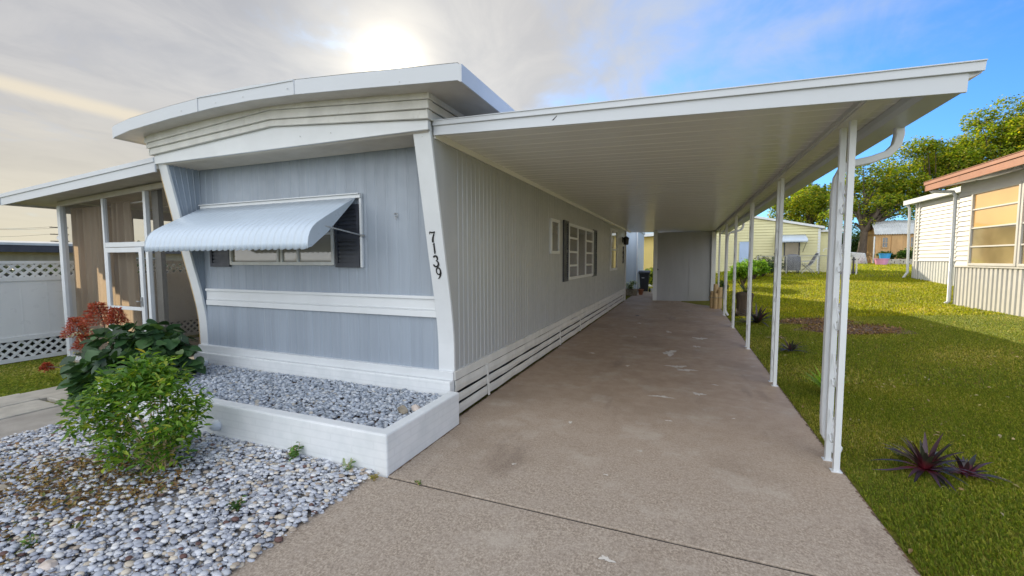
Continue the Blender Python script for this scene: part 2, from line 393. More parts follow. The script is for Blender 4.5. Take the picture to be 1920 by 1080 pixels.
def ribwall(P0, P1, n, z0, z1, period=.1016, depth=.006, zf=None, groove=.3):
    """ribbed sheet from P0 to P1 (xy), outward normal n; z0/z1 numbers or functions of distance"""
    P0 = Vector((*P0, 0)); P1 = Vector((*P1, 0)); L = (P1-P0).length; d = (P1-P0)/L; n = Vector((*n, 0))
    ss = [0]; offs = [0]; s_ = 0
    while s_ < L-period:
        w = period; a = w*groove
        for q, o_ in ((w-a, 0), (w-a*.75, -depth), (w-a*.25, -depth), (w, 0)): ss.append(s_+q); offs.append(o_)
        s_ += w
    ss.append(L); offs.append(0)
    g = lambda z, s_: z(s_) if callable(z) else z
    mb = MB()
    mb.sheet([[tuple(P0+d*a+n*b+Vector((0, 0, g(z0, a)))) for a, b in zip(ss, offs)], [tuple(P0+d*a+n*b+Vector((0, 0, g(z1, a)))) for a, b in zip(ss, offs)]])
    return mb
def lapwall(P0, P1, n, z0, z1, step=.11, depth=.014):
    P0 = Vector((*P0, 0)); P1 = Vector((*P1, 0)); n = Vector((*n, 0)); prof = []
    z = z0
    g1 = z1 if not callable(z1) else max(z1((P1-P0).length*q/40) for q in range(41))
    while z < g1:
        prof += [(z, depth), (min(z+step, g1), 0)]; z += step
    if callable(z1):
        L = (P1-P0).length; mb = MB()
        for i in range(0, len(prof)-1):
            (za, oa), (zb, ob) = prof[i], prof[i+1]
            K = 24
            for k in range(K):
                a, b = L*k/K, L*(k+1)/K
                pts = []
                for s_, zz, oo in ((a, za, oa), (b, za, oa), (b, zb, ob), (a, zb, ob)):
                    pts.append(tuple(P0+(P1-P0)*(s_/L)+n*oo+Vector((0, 0, min(zz, z1(s_))))))
                if min(za, z1(a)) < z1(a)-1e-4 or min(za, z1(b)) < z1(b)-1e-4: mb.add(pts, [(0, 1, 2, 3)])
        return mb
    mb = MB(); mb.sheet([[tuple(p+n*o_+Vector((0, 0, z))) for p in (P0, P1)] for z, o_ in prof]); return mb

# ------------------------------------------------------------------ the ground
def sst(a, b, x):
    t_ = min(1, max(0, (x-a)/(b-a))); return t_*t_*(3-2*t_)
def ground(x, y):
    B = sst(14, 28, y)*sst(-1.2, 2.6, x)
    A = min(max(0, (x-1.3)*.065), .37)
    return -.03+A*(1-B)+B*.90+sst(28, 45, y)*.33*sst(-6, 4, x)
def strange(a, b, n): return [a+(b-a)*i/n for i in range(n+1)]
xs = [-400, -200, -100, -60, -40, -25, -16]+strange(-12, 1.0, 18)+strange(1.4, 12, 30)+strange(13, 30, 16)+[40, 60, 100, 200, 400]
ys = [-200, -80, -30, -12]+strange(-6, 30, 60)+strange(31, 60, 24)+[70, 100, 160, 300, 700]
mb = MB(); mb.sheet([[(x, y, ground(x, y)+(random.uniform(-.006, .006) if 1.3 < x < 10 else 0)) for x in xs] for y in ys])
lawn = tagit(obj('lawn_ground', mb, 'lawn', smooth=True), kind='structure')
mb = MB(); mb.box(-2.1, 1.15, 2.49, 22.2, -.12, 0)
tagit(obj('driveway', mb, 'slab', bevel=.006), kind='structure')
mb = MB(); mb.prism([(-2.13, 2.470, -.12), (1.145, 2.470, -.12), (1.12, -6, -.12), (-2.25, -6, -.12)], (0, 0, .119))
tagit(obj('driveway_apron', mb, 'slab', bevel=.006), kind='structure')
mb = MB(); mb.box(-2.08, 1.13, 2.4, 2.55, -.025, -.012); tagit(obj('driveway_joint', mb, 'black'), kind='structure')
# peeled spots of the driveway sealer
def blob(cx, cy, rx, ry, z, rot=0, n=26, seed=0, j=.35):
    rg_ = random.Random(seed); ph = [rg_.uniform(0, 6.28) for _ in range(5)]; pts = []
    for i in range(n):
        a = 2*math.pi*i/n; k = 1+j*(math.sin(2*a+ph[0])*.4+math.sin(3*a+ph[1])*.35+math.sin(5*a+ph[2])*.3+math.sin(8*a+ph[3])*.25)
        x, y = rx*k*math.cos(a), ry*k*math.sin(a)
        pts.append((cx+x*math.cos(rot)-y*math.sin(rot), cy+x*math.sin(rot)+y*math.cos(rot), z))
    return pts
mb = MB()
for i, q in enumerate([(-.19, 7.66, .10, .17), (-.06, 6.72, .10, .07), (.06, 6.55, .12, .05), (-.21, 5.16, .09, .035), (.20, 5.42, .05, .05), (-1.42, 7.18, .045, .035), (-.75, 6.5, .03, .03), (.25, 8.4, .05, .07), (.34, 9.3, .09, .12), (-.9, 9.0, .03, .05), (-.28, 9.9, .05, .1), (-1.0, 11, .04, .08), (.4, 5.9, .03, .02), (-.5, 3.1, .012, .01), (-.3, 3.6, .014, .01), (-1.2, 3.0, .015, .01), (-.35, 2.2, .03, .02), (.05, 2.1, .015, .012), (-.1, 4.4, .025, .012), (-1.0, 4.0, .02, .02), (.5, 4.7, .015, .01)]):
    pts = blob(*q, .004, 0, 30, i, .8); mb.add(pts, [tuple(range(30))])
tagit(obj('peeled_patches', mb, 'peel'), kind='structure')
mb = MB(); mb.lathe([(.055, 0), (.055, .006), (.04, .009)], (-1.19, 12.48, 0), 18)
tagit(obj('floor_drain', mb, 'black', loc=(-1.19, 12.48, 0)), 'small round black drain cover set in the driveway under the carport', 'drain')
mb = MB(); rs = random.Random(9)
def edgeline(x, ya, yb, w0, w1, sg, st=.04):
    a, b = [], []; y = ya
    while y <= yb:
        a.append((x, y, .0025)); b.append((x+sg*(w0+(w1-w0)*rs.random()**2), y, .0025)); y += st
    mb.sheet([a, b])
edgeline(-1.999, 2.5, 3.585, .006, .022, 1); edgeline(-2.098, 3.6, 16.9, .004, .02, 1); edgeline(1.148, 2.5, 17.3, .002, .022, -1, .017)  # dark gap shade painted along planter and skirt, dirt along the lawn
tagit(obj('edge_shade_dirt', mb, 'soil'), kind='structure')
# left walk: pavers, concrete strip
mb = MB()
yy = -3.0; k = 0
while yy < 3.6:
    for j, (xa, xb) in enumerate(((-7.35, -6.86), (-6.85, -6.37))):
        o_ = (k*.17+j*.23) % .3
        mb.box(xa, xb, yy+o_*.3, yy+.58+o_*.3, -.06, .012+.004*((k+j) % 3))
    yy += .6; k += 1
tagit(obj('paver_path', mb, 'paver', bevel=.008), kind='structure')
mb = MB(); mb.prism([(-6.35, -3, -.06), (-5.35, -3, -.06), (-5.66, 2.46, -.06), (-6.35, 2.9, -.06)], (0, 0, .061))
tagit(obj('concrete_path', mb, 'conc'), kind='structure')
mb = MB(); mb.box(-6.12, -5.84, 2.36, 2.78, .004, .014)
tagit(obj('door_mat', mb, 'mat_rubber', loc=(-6, 2.4, 0), bevel=.004), 'dark rubber mat lying on the path beside the planter end', 'mat')
# gravel base
mb = MB(); mb.prism([(-5.35, -3, -.05), (-2.14, -3, -.05), (-2.1, 2.5, -.05), (-5.66, 2.5, -.05)], (0, 0, .03))
M['grit'] = paint('dusty grit', (.30, .28, .26), .9, .4, 20, (1, 1, 1), (.14, .11, .08), .5, .8, 60)
tagit(obj('gravel_soil', mb, 'grit'), kind='structure')
# soil patches in the lawn
for nm, q in (('soil_patch', (2.95, 12.2, .75, .55, .3)), ('soil_patch', (3.3, 11.0, .85, .75, .2))):
    pts = blob(q[0], q[1], q[2], q[3], 0, q[4], 40, int(q[1]), .35); mb = MB(); c = (q[0], q[1])
    rows = []
    for kk in range(1, 6):
        s_ = kk/5; rows.append([(c[0]+(x-c[0])*s_, c[1]+(y-c[1])*s_, ground(c[0]+(x-c[0])*s_, c[1]+(y-c[1])*s_)+.012*(1-s_**4)+.010) for x, y, _ in pts+[pts[0]]])
    mb.sheet(rows); mb.add([(x, y, z) for x, y, z in rows[0][:-1]], [tuple(range(len(rows[0])-1))])
    tagit(obj(nm, mb, 'soil', smooth=True), kind='structure')

# ------------------------------------------------------------------ the mobile home
XR, XL, YF, YB = -2.11, -5.97, 3.68, 17.0
cp = [(.0, 3.67), (.41, 3.67), (.8, 3.665), (1.0, 3.64), (1.25, 3.595), (1.55, 3.53), (1.9, 3.46), (2.3, 3.38), (2.6, 3.32), (2.86, 3.265)]
zs = [.41]+strange(.55, 2.86, 22)
home = thing('mobile_home', 'blue grey mobile home with bowed white front columns and a white window awning', 'mobile home', (-4.04, 11.8, 0))
# front wall
obj('front_wall', ribwall((XL+.12, YF), (XR-.02, YF), (0, -1), .41, 2.76, .135, .004, groove=.25), 'blue', home)
# side wall: straight part + bowed leading edge
mb = ribwall((XR, 3.70), (XR, YB), (1, 0), .47, 2.9, .098, .007, groove=.34)
mb.sheet([[(XR, interp(cp, z)+.02, z), (XR, 3.70, z)] for z in zs])
obj('side_wall', mb, 'blue_side', home)
mb = ribwall((XL, 3.70), (XL, YB), (-1, 0), .3, 2.9, .2, .006)
mb.sheet([[(XL, interp(cp, z)+.02, z), (XL, 3.70, z)] for z in zs])
mb.sheet([[(XL, YB, .3), (XR, YB, .3)], [(XL, YB, 2.9), (XR, YB, 2.9)]])
obj('rear_wall', mb, 'blue_side', home)
# left cheek, ribbed, between column and front wall
mb = MB()
for a in range(0, 5):
    fr = [a/5, a/5+.15, a/5+.16, a/5+.19, a/5+.2]
    mb.sheet([[(XL+.125+(.004 if i in (2, 3) else 0), (interp(cp, z)+.02)*(1-q)+YF*q, z) for i, q in enumerate(fr)] for z in zs])
obj('cheek_panel', mb, 'blue', home)
# columns
def column(x0, x1, t_=.03, zz=zs, prof=cp):
    mb = MB(); n = len(zz)
    vs = []
    for z in zz:
        y = interp(prof, z); vs += [(x0, y, z), (x1, y, z), (x1, y+t_, z), (x0, y+t_, z)]
    fs = [(i*4+j, i*4+(j+1) % 4, (i+1)*4+(j+1) % 4, (i+1)*4+j) for i in range(n-1) for j in range(4)]
    return mb.add(vs, fs+[(0, 1, 2, 3), ((n-1)*4+3, (n-1)*4+2, (n-1)*4+1, (n-1)*4)])
rc = obj('column', column(-2.285, -2.104), 'white', home, bevel=.004, label='right hand white column carrying the black house number')
obj('column', column(-5.985, -5.835), 'white', home, bevel=.004, label='left hand bowed white column beside the screened porch')
cp2 = [(z, y+.05) for z, y in cp]
obj('column_backing', column(-6.085, -6.0, .09, [.02]+zs, cp2), 'wood', home, label='raw lumber strip behind the left column')
# house number on the right column
def strokes(chains, cx, z0, hgt):
    mb = MB()
    for ch in chains:
        L_, R_ = [], []
        for i, (x, z, w) in enumerate(ch):
            a = ch[max(0, i-1)]; b = ch[min(len(ch)-1, i+1)]
            d = Vector((b[0]-a[0], b[1]-a[1])); d.normalize(); nrm = Vector((-d.y, d.x))
            for lst, sg in ((L_, 1), (R_, -1)):
                px, pz = x+nrm.x*w/2*sg, z+nrm.y*w/2*sg
                Z = z0+pz*hgt; lst.append((cx+px*hgt, interp(cp, Z)-.007, Z))
        n = len(ch); vs = L_+R_+[(x, y+.005, z) for x, y, z in L_+R_]
        fs = [(i, i+1, n+i+1, n+i) for i in range(n-1)]+[(2*n+i+1, 2*n+i, 3*n+i, 3*n+i+1) for i in range(n-1)]
        fs += [(i+1, i, 2*n+i, 2*n+i+1) for i in range(n-1)]+[(n+i, n+i+1, 3*n+i+1, 3*n+i) for i in range(n-1)]
        mb.add(vs, fs)
    return mb
def arc(cx, cz, rx, rz, a0, a1, n, w0, w1, wm=None):
    o_ = []
    for i in range(n+1):
        q = i/n; a = R(a0+(a1-a0)*q); w = w0+(w1-w0)*q
        if wm: w = w+(wm-w)*math.sin(math.pi*q)
        o_.append((cx+rx*math.cos(a), cz+rz*math.sin(a), w))
    return o_
DG = {'7': [[(-.26, .74, .04), (-.25, .86, .05), (-.2, .97, .06), (-.14, .9, .13), (.05, .88, .12), (.18, .92, .09), (.30, .97, .05), (.22, .80, .07), (.1, .55, .12), (.0, .25, .17), (-.02, .0, .17)]],
      '1': [[(-.12, .84, .03), (-.02, .9, .06), (.05, 1., .04)], [(.03, .98, .08), (.0, .8, .13), (.0, .2, .15), (-.02, .0, .04)]],
      '3': [arc(-.02, .76, .20, .22, 160, -70, 14, .12, .05, .17), arc(-.04, .27, .27, .27, 85, -165, 16, .05, .12, .17)],
      '9': [arc(.0, .68, .22, .31, 0, 360, 22, .14, .14, .10), [(.22, .7, .15), (.22, .5, .16), (.15, .28, .14), (.02, .08, .09), (-.12, -.02, .05)]]}
for ch, z, x in (('7', 1.765, -2.212), ('1', 1.655, -2.206), ('3', 1.535, -2.205), ('9', 1.42, -2.192)):
    obj('digit', strokes(DG[ch], x, z, .105), 'digit', rc)
# trims on the front wall
mb = MB(); mb.box(XL+.17, -2.284, YF-.030, YF+.0, 1.02, 1.085); mb.box(XL+.17, -2.284, YF-.018, YF, 1.085, 1.205); mb.box(XL+.17, -2.284, YF-.036, YF, 1.205, 1.235)
mb.box(XL+.17, -2.284, YF-.024, YF, 1.096, 1.106)
obj('trim_band', mb, 'white', home, bevel=.003)
mb = MB(); mb.box(XL+.0, XR+.012, YF-.052, YF+.02, .40, .485); obj('bottom_trim', mb, 'white', home, bevel=.004)
# lintel board, clapboard steps and soffit
xc = -3.97
def gable(z0l, z0c, z0r, z1l, z1c, z1r, xa, xb, y, th):
    a = [(xa, y, z0l), (xc, y, z0c), (xb, y, z0r), (xb, y, z1r), (xc, y, z1c), (xa, y, z1l)]
    return a, (0, th, 0)
mb = MB(); mb.prism([(XL-.02, 3.25, 2.77), (-2.10, 3.25, 2.74), (-2.10, 3.25, 2.82), (xc, 3.25, 2.975), (XL-.02, 3.25, 2.87)], (0, .05, 0))
obj('lintel_board', mb, 'white', home, bevel=.003)
mb = MB()
for (za, zb, zc_, zd, ze, zf, y, xa, xb) in ((2.87, 2.977, 2.822, 2.95, 3.04, 2.90, 3.215, -6.03, -2.075), (2.95, 3.042, 2.902, 3.01, 3.13, 2.975, 3.20, -6.045, -2.06), (3.01, 3.132, 2.977, 3.12, 3.24, 3.06, 3.19, -6.06, -2.045)):
    mb.prism([(xa, y, za), (xc, y, zb), (xb, y, zc_), (xb, y+.012, zf), (xc, y+.012, ze), (xa, y+.012, zd)], (0, .06, 0))
    # returns down both sides
    mb.prism([(xb-.02, y, zc_), (xb, y, zc_), (xb-.008, y, zf), (xb-.02, y, zf)], (0, 14, 0))
    mb.prism([(xa, y, za), (xa+.02, y, za), (xa+.02, y, zd), (xa+.008, y, zd)], (0, 14, 0))
pieces('frieze_board', mb, 'white_old', home, bevel=.003)
mb = MB(); n = 9; rows = []
for i in range(n*4+1):
    y = 3.27+(YF-3.27)*i/(n*4); o_ = .009*math.cos(i*math.pi/2)
    rows.append([(XL+.1, y, 2.765+o_), (XR-.01, y, 2.735+o_)])
mb.sheet(rows); obj('front_soffit', mb, 'soffit', home)
# bowed roof
top = [(-6.27, 3.165), (-6.24, 3.18), (-5.94, 3.222), (-5.2, 3.262), (-4.5, 3.283), (-3.95, 3.28), (-3.36, 3.252), (-2.62, 3.195), (-1.66, 3.115), (-1.635, 3.10)]
bot = [(x, z-(.122)) for x, z in top]
mb = MB(); mb.prism([(x, 3.004, z) for x, z in top]+[(x, 3.004, z) for x, z in reversed(bot)], (0, 14.5, 0))
obj('roof', mb, 'soffit', home)
mb = MB(); q = [(x, z+.004) for x, z in top]; q2 = [(x, z-.003) for x, z in bot]
n = len(q)
seam = 6
for a, b, yo in ((0, seam+1, 0), (seam, n, -.0)):
    mb.prism([(x, 2.992+yo, z) for x, z in q[a:b]]+[(x, 2.992+yo, z) for x, z in reversed(q2[a:b])], (0, .011, 0))
mb.box(-3.372, -3.366, 2.986, 2.991, 3.128, 3.258); mb.box(-4.735, -4.728, 2.986, 2.991, 3.155, 3.287); mb.prism([(-4.73, 2.984, 3.282), (-3.37, 2.984, 3.250), (-3.37, 2.984, 3.262), (-3.95, 2.984, 3.29), (-4.73, 2.984, 3.292)], (0, .006, 0))
mb.box(-1.634, -1.622, 2.992, 17.5, 2.974, 3.108); mb.box(-6.283, -6.271, 2.992, 17.5, 3.04, 3.172)
obj('roof_fascia', mb, 'fascia', home)
mb = MB(); mb.sheet([[(x, y, z+.012) for x, z in top[1:-1]] for y in (3.0, 17.5)])
obj('roof_skin', mb, 'white_old', home)
mb = MB(); mb.lathe([(.02, 0), (.018, .05), (.030, .06), (.032, .09), (.012, .11), (.02, .13), (.003, .15)], (-4.73, 3.25, 3.28), 10)
obj('roof_finial', mb, 'white', home)
# screws on fascia and columns
mb = MB()
for x, z, y in ((-4.05, 3.2, 2.991), (-4.45, 3.2, 2.991), (-5.0, 3.19, 2.991), (-3.45, 3.19, 2.983), (-2.2, 3.06, 2.991), (-3.6, 2.84, 3.249), (-3.2, 2.83, 3.249), (-2.17, 2.78, interp(cp, 2.78)), (-2.23, 2.78, interp(cp, 2.78)), (-2.19, 2.70, interp(cp, 2.70))):
    mb.tube([(x, y-.003, z), (x, y+.002, z)], .0055, 8)
pieces('screw', mb, 'steel', home)
# window on the front
def framed_window(parent, box, axis, wall, cols, rows, gm, depth=.035, fw=.035, mw=.022, fm='white_old', name='window', sub=True, lab=None):
    """box=(a0,a1,z0,z1) in the wall plane; axis 'x' = wall facing -y, 'y' = wall facing +x (sign +1) or -x (sign -1)"""
    a0, a1, z0, z1 = box; mb = MB(); sg = -1 if axis in ('x', '-y') else 1
    def bx(m_, p, q, za, zb, d0, d1):
        lo, hi = sorted((wall+sg*d0, wall+sg*d1))
        if axis == 'x': m_.box(p, q, lo, hi, za, zb)
        else: m_.box(lo, hi, p, q, za, zb)
    bx(mb, a0, a0+fw, z0, z1, -.01, depth); bx(mb, a1-fw, a1, z0, z1, -.01, depth)
    bx(mb, a0+fw, a1-fw, z0, z0+fw, -.01, depth); bx(mb, a0+fw, a1-fw, z1-fw, z1, -.01, depth)
    for c_ in cols: bx(mb, c_-mw/2, c_+mw/2, z0+fw, z1-fw, .0, depth-.006)
    for r_ in rows:
        ra, rb, z = (a0+fw, a1-fw, r_) if not isinstance(r_, tuple) else r_
        bx(mb, ra, rb, z-mw/2, z+mw/2, .0, depth-.009)
    w = obj(name, mb, fm, parent, bevel=.003, label=lab)
    g = MB(); bx(g, a0+fw-.002, a1-fw+.002, z0+fw-.002, z1-fw+.002, .003, .011)
    obj('pane', g, gm, w)
    return w
def shutter(parent, a0, a1, z0, z1, axis, wall, mat='shutter', sg=-1, slat=.045):
    mb = MB()
    def bx(p, q, za, zb, d0, d1):
        lo, hi = sorted((wall+sg*d0, wall+sg*d1))
        if axis == 'x': mb.box(p, q, lo, hi, za, zb)
        else: mb.box(lo, hi, p, q, za, zb)
    fw = .035
    bx(a0, a0+fw, z0, z1, 0, .028); bx(a1-fw, a1, z0, z1, 0, .028)
    bx(a0+fw, a1-fw, z0, z0+.05, 0, .026); bx(a0+fw, a1-fw, z1-.05, z1, 0, .026)
    zm = (z0+z1)/2; bx(a0+fw, a1-fw, zm-.03, zm+.03, 0, .026); bx(a0+fw, a1-fw, z0+.05, z1-.05, 0, .006)
    z = z0+.06
    while z < z1-.07:
        if abs(z-zm) > .04: bx(a0+fw, a1-fw, z, z+slat*.55, .006, .018)
        z += slat
    return obj('shutter', mb, mat, parent)
framed_window(home, (-5.30, -3.60, 1.545, 2.2), 'x', YF-.004, [-4.47, -4.41, -4.15], [1.9], 'glass_front', mw=.03)
shutter(home, -5.68, -5.32, 1.52, 2.2, 'x', YF-.004); shutter(home, -3.585, -3.245, 1.52, 2.2, 'x', YF-.004)
# awning
ap = [(3.625, 2.262), (3.45, 2.165), (3.3, 2.08), (3.18, 2.012), (3.10, 1.962), (3.05, 1.92), (3.015, 1.872), (2.995, 1.82), (2.985, 1.765), (2.982, 1.715)]
def awning(parent, x0, x1, prof, per, ysign=1, mat='awning', amp=.007):
    mb = MB(); nx = int((x1-x0)/per*8); rows = []
    for k, (y, z) in enumerate(prof):
        row = []
        a = prof[max(0, k-1)]; b = prof[min(len(prof)-1, k+1)]; d = Vector((b[0]-a[0], b[1]-a[1])).normalized(); nn = Vector((d.y, -d.x))
        am = amp*(.25+.75*min(1, max(0, (k-2)/3)))
        for i in range(nx+1):
            x = x0+(x1-x0)*i/nx; ph = (x-x0)/per; w = (abs(math.sin(math.pi*ph))*2-1)*am
            zz = z+nn.y*w; yy = y+nn.x*w
            if k == len(prof)-1: zz += -.016*abs(math.sin(math.pi*ph))
            row.append((x, yy, zz))
        rows.append(row)
    mb.sheet(rows)
    return obj('awning', mb, mat, parent, smooth=True, solid=.004)
aw = awning(home, -5.78, -3.262, ap, .0895)
mb = MB()
for x in (-3.262, -5.781):
    side_ = [(x, y, z) for y, z in ap]+[(x, 3.03, 1.73), (x, 3.24, 1.885), (x, 3.60, 2.225)]
    mb.prism(side_, (.004, 0, 0))
pieces('side_wing', mb, 'wing', aw)
mb = MB(); mb.box(-5.80, -3.205, YF-.05, YF-.004, 2.262, 2.30); mb.box(-5.80, -3.21, YF-.07, YF-.004, 2.30, 2.312)
obj('head_rail', mb, 'white', aw, bevel=.003)
mb = MB(); mb.bar((-3.268, 3.20, 1.935), (-3.215, 3.655, 1.865), .02, .012); mb.bar((-5.76, 3.20, 1.935), (-5.80, 3.655, 1.865), .02, .012)
mb.tube([(-3.215, 3.64, 1.865), (-3.17, 3.645, 1.862)], .012, 8)
pieces('brace', mb, 'steel', aw)
mb = MB(); mb.box(-3.232, -3.205, YF-.035, YF-.004, 1.52, 2.26); obj('side_rail', mb, 'white', aw, bevel=.003)
# small hook left in the front wall
mb = MB(); mb.tube([(-2.77, YF-.004, 2.05), (-2.77, YF-.03, 2.05), (-2.765, YF-.035, 2.03), (-2.75, YF-.03, 2.02)], .005, 6); mb.tube([(-2.80, YF-.012, 2.075), (-2.77, YF-.012, 2.085), (-2.75, YF-.012, 2.07), (-2.76, YF-.012, 2.04)], .004, 6)
pieces('wall_hook', mb, 'steel', home)
# skirting down the side
mb = MB(); mb.box(XR-.01, XR+.022, 3.66, YB, .395, .485); obj('base_trim', mb, 'white_old', home, bevel=.003)
rs = random.Random(3)
for z0, z1, o_ in ((.276, .388, .004), (.160, .246, .0), (.03, .130, -.004)):
    mb = MB(); n = 50; fr, bk = [], []
    for i in range(n+1):
        y = 3.66+(YB-3.66)*i/n; wv = .004*math.sin(i*1.7+z0*30)+rs.uniform(-.003, .003); zz = rs.uniform(-.004, .004)
        fr.append((XR+.012+o_+wv, y, z0+zz, z1+zz))
    mb.sheet([[(x, y, a) for x, y, a, b in fr], [(x+.006, y, (a+b)/2) for x, y, a, b in fr], [(x, y, b) for x, y, a, b in fr]])
    obj('skirt_slat', mb, 'white_old', home, solid=.006)
mb = MB(); mb.box(XR-.05, XR-.03, 3.66, YB, 0, .40); obj('skirt_backing', mb, 'black', home)
mb = MB()
for y in (4.42, 7.55, 9.2, 12.9, 16.2): mb.bar((XR+.022, y-.02, .40), (XR+.026, y+.02, .02), .012, .03)
pieces('skirt_strap', mb, 'white_old', home)
# side windows
framed_window(home, (6.93, 7.46, 1.70, 2.30), 'y', XR, [], [], 'glass_side', fm='white', fw=.05)
framed_window(home, (8.13, 10.56, 1.20, 2.31), 'y', XR, [8.93, 9.72], [(8.16, 8.92, 1.48), (8.16, 8.92, 1.75), (8.16, 8.92, 2.03), (9.73, 10.53, 1.48), (9.73, 10.53, 1.75), (9.73, 10.53, 2.03)], 'glass_side', fm='white', fw=.055, mw=.04)
shutter(home, 7.77, 8.11, 1.18, 2.34, 'y', XR+.002, sg=1); shutter(home, 10.58, 11.03, 1.18, 2.34, 'y', XR+.002, sg=1)
framed_window(home, (13.3, 14.65, 1.25, 2.56), 'y', XR, [], [1.91], 'glass_side', fm='white', fw=.07, mw=.06)
# gable end trim of carport meets wall: flashing strip
mb = MB(); mb.box(XR+.002, XR+.02, 3.36, 18.7, 2.69, 2.745); obj('flashing', mb, 'ceiling', home)
mb = MB(); mb.box(-2.3, XR+.03, YB-.08, YB+.03, .0, 2.8); obj('corner_board', mb, 'white_old', home)
# rear addition, with an unseen box added to keep sun off the driveway
mb = ribwall((-4.2, 20.6), (-2.05, 20.6), (0, -1), 0, 2.95, .3, .006); mb.sheet([[(-2.05, 20.6, 0), (-2.05, 24.5, 0)], [(-2.05, 20.6, 2.95), (-2.05, 24.5, 2.95)]]); mb.box(-5.97, -2.62, 17.05, 20.58, 0, 2.95)
mb.box(-4.2, -2.0, 20.5, 24.6, 2.951, 3.05)
obj('rear_addition_sunblock', mb, 'bluewall', home)
mb = MB(); mb.tube([(-2.02, 20.52, 2.9), (-2.02, 20.52, .1)], .03, 8); obj('downspout', mb, 'white', home)

lamp = thing('wall_lantern', 'black wall lantern fixed to the far end of the home under the carport', 'wall lamp', (XR, 16.1, 2.25))
mb = MB(); mb.box(XR, XR+.03, 16.02, 16.18, 2.22, 2.42); mb.bar((XR+.03, 16.1, 2.38), (XR+.12, 16.1, 2.44), .02); obj('bracket', mb, 'black', lamp)
mb = MB(); mb.lathe([(.05, 0), (.09, .02), (.10, .22), (.12, .24), (.03, .31)], (XR+.13, 16.1, 2.13), 8); obj('lantern_body', mb, 'black', lamp)
for i, (z, s_) in enumerate(((1.95, .07), (1.78, .10), (1.58, .08))):
    mb = MB(); mb.tube([(XR+.012, 16.2, z-.12), (XR+.03, 16.26, z-.03), (XR+.012, 16.32, z), (XR+.03, 16.22, z+.06), (XR+.012, 16.3, z+.12)], .02, 6)
    tagit(obj('wall_ornament', mb, 'black', loc=(XR+.01, 16.25, z)), ['uppermost black curled ornament hung below the wall lantern', 'middle black curled ornament hung below the wall lantern', 'lowest black curled ornament hung below the wall lantern'][i], 'ornament', 'curled wall ornaments below the lantern')

# ------------------------------------------------------------------ planter
pw = thing('brick_planter', 'low white painted brick planter filled with grey stones below the front window', 'planter', (-3.9, 3.0, 0))
mb = MB(); x0, x1, y0, y1, h, w = -5.8, -2.0, 2.48, 3.58, .315, .105
mb.prism([(x0, y0, -.05), (x1, y0, -.05), (x1, y1, -.05), (x1-w, y1, -.05), (x1-w, y0+w, -.05), (x0+w, y0+w, -.05), (x0+w, y1, -.05), (x0, y1, -.05)], (0, 0, h+.05))
obj('planter_wall', mb, 'brick_white', pw, bevel=.014)
mb = MB(); mb.box(-6.0, XR+.004, 3.581, 3.68, -.05, .398); obj('back_wall', mb, 'brick_white', pw, bevel=.008)
mb = MB(); mb.box(x0+w, x1-w, y0+w, y1, .0, .235); obj('planter_soil', mb, 'soil', pw)
mb = MB(); mb.lathe([(.055, 0), (.052, .004), (.05, .02), (.04, .045), (.02, .06), (.002, .065)], (0, 0, 0), 18)
mb.v = [(-3.87+x, 2.478-z, .12+y) for x, y, z in mb.v]
lt = obj('vent_cap', mb, 'white', pw, smooth=True)

ico = bmesh.new(); bmesh.ops.create_icosphere(ico, subdivisions=2, radius=.5); TV = np.array([v.co[:] for v in ico.verts]); TFi = np.array([[v.index for v in f_.verts] for f_ in ico.faces]); ico.free()
ico = bmesh.new(); bmesh.ops.create_icosphere(ico, subdivisions=1, radius=.5); TV1 = np.array([v.co[:] for v in ico.verts]); TF1 = np.array([[v.index for v in f_.verts] for f_ in ico.faces]); ico.free()
def pebbles(name, xy, z, smin, smax, pal, wts, flat=.5, ang=0, T=(TV, TFi), lab=None, parent=None, tilt=.5):
    n = len(xy); pos = np.c_[xy, z]
    s_ = smin+(smax-smin)*rng.random(n)**1.6
    sc = np.c_[s_*rng.uniform(.95, 1.5, n), s_*rng.uniform(.75, 1.05, n), s_*rng.uniform(flat*.7, flat*1.3, n)]
    Rm = rotz(rng.uniform(0, 6.28, n))@rotx(rng.normal(0, tilt, n))@roty(rng.normal(0, tilt, n))
    ci = rng.choice(len(pal), n, p=np.array(wts)/sum(wts)); cols = np.array(pal)[ci]*rng.uniform(.82, 1.12, (n, 1))
    Tv = T[0]
    V, F, C = scatter(Tv, T[1], pos, Rm, sc, cols)
    V = V+rng.normal(0, 1, V.shape)*np.repeat(s_, len(Tv))[:, None]*ang
    return npmesh(name, V, F, C, 'pebble', smooth=ang < .04, parent=parent)
# front gravel bed
n = 41000
xy = np.c_[rng.uniform(-5.75, -2.06, n), rng.uniform(-.6, 2.5, n)]
lim = -5.35-.31*(xy[:, 1]+3)/5.46
right = -2.09-(2.5-xy[:, 1])*.022-.02+.03*rng.random(n)
keep = (xy[:, 0] > lim) & (xy[:, 0] < right)
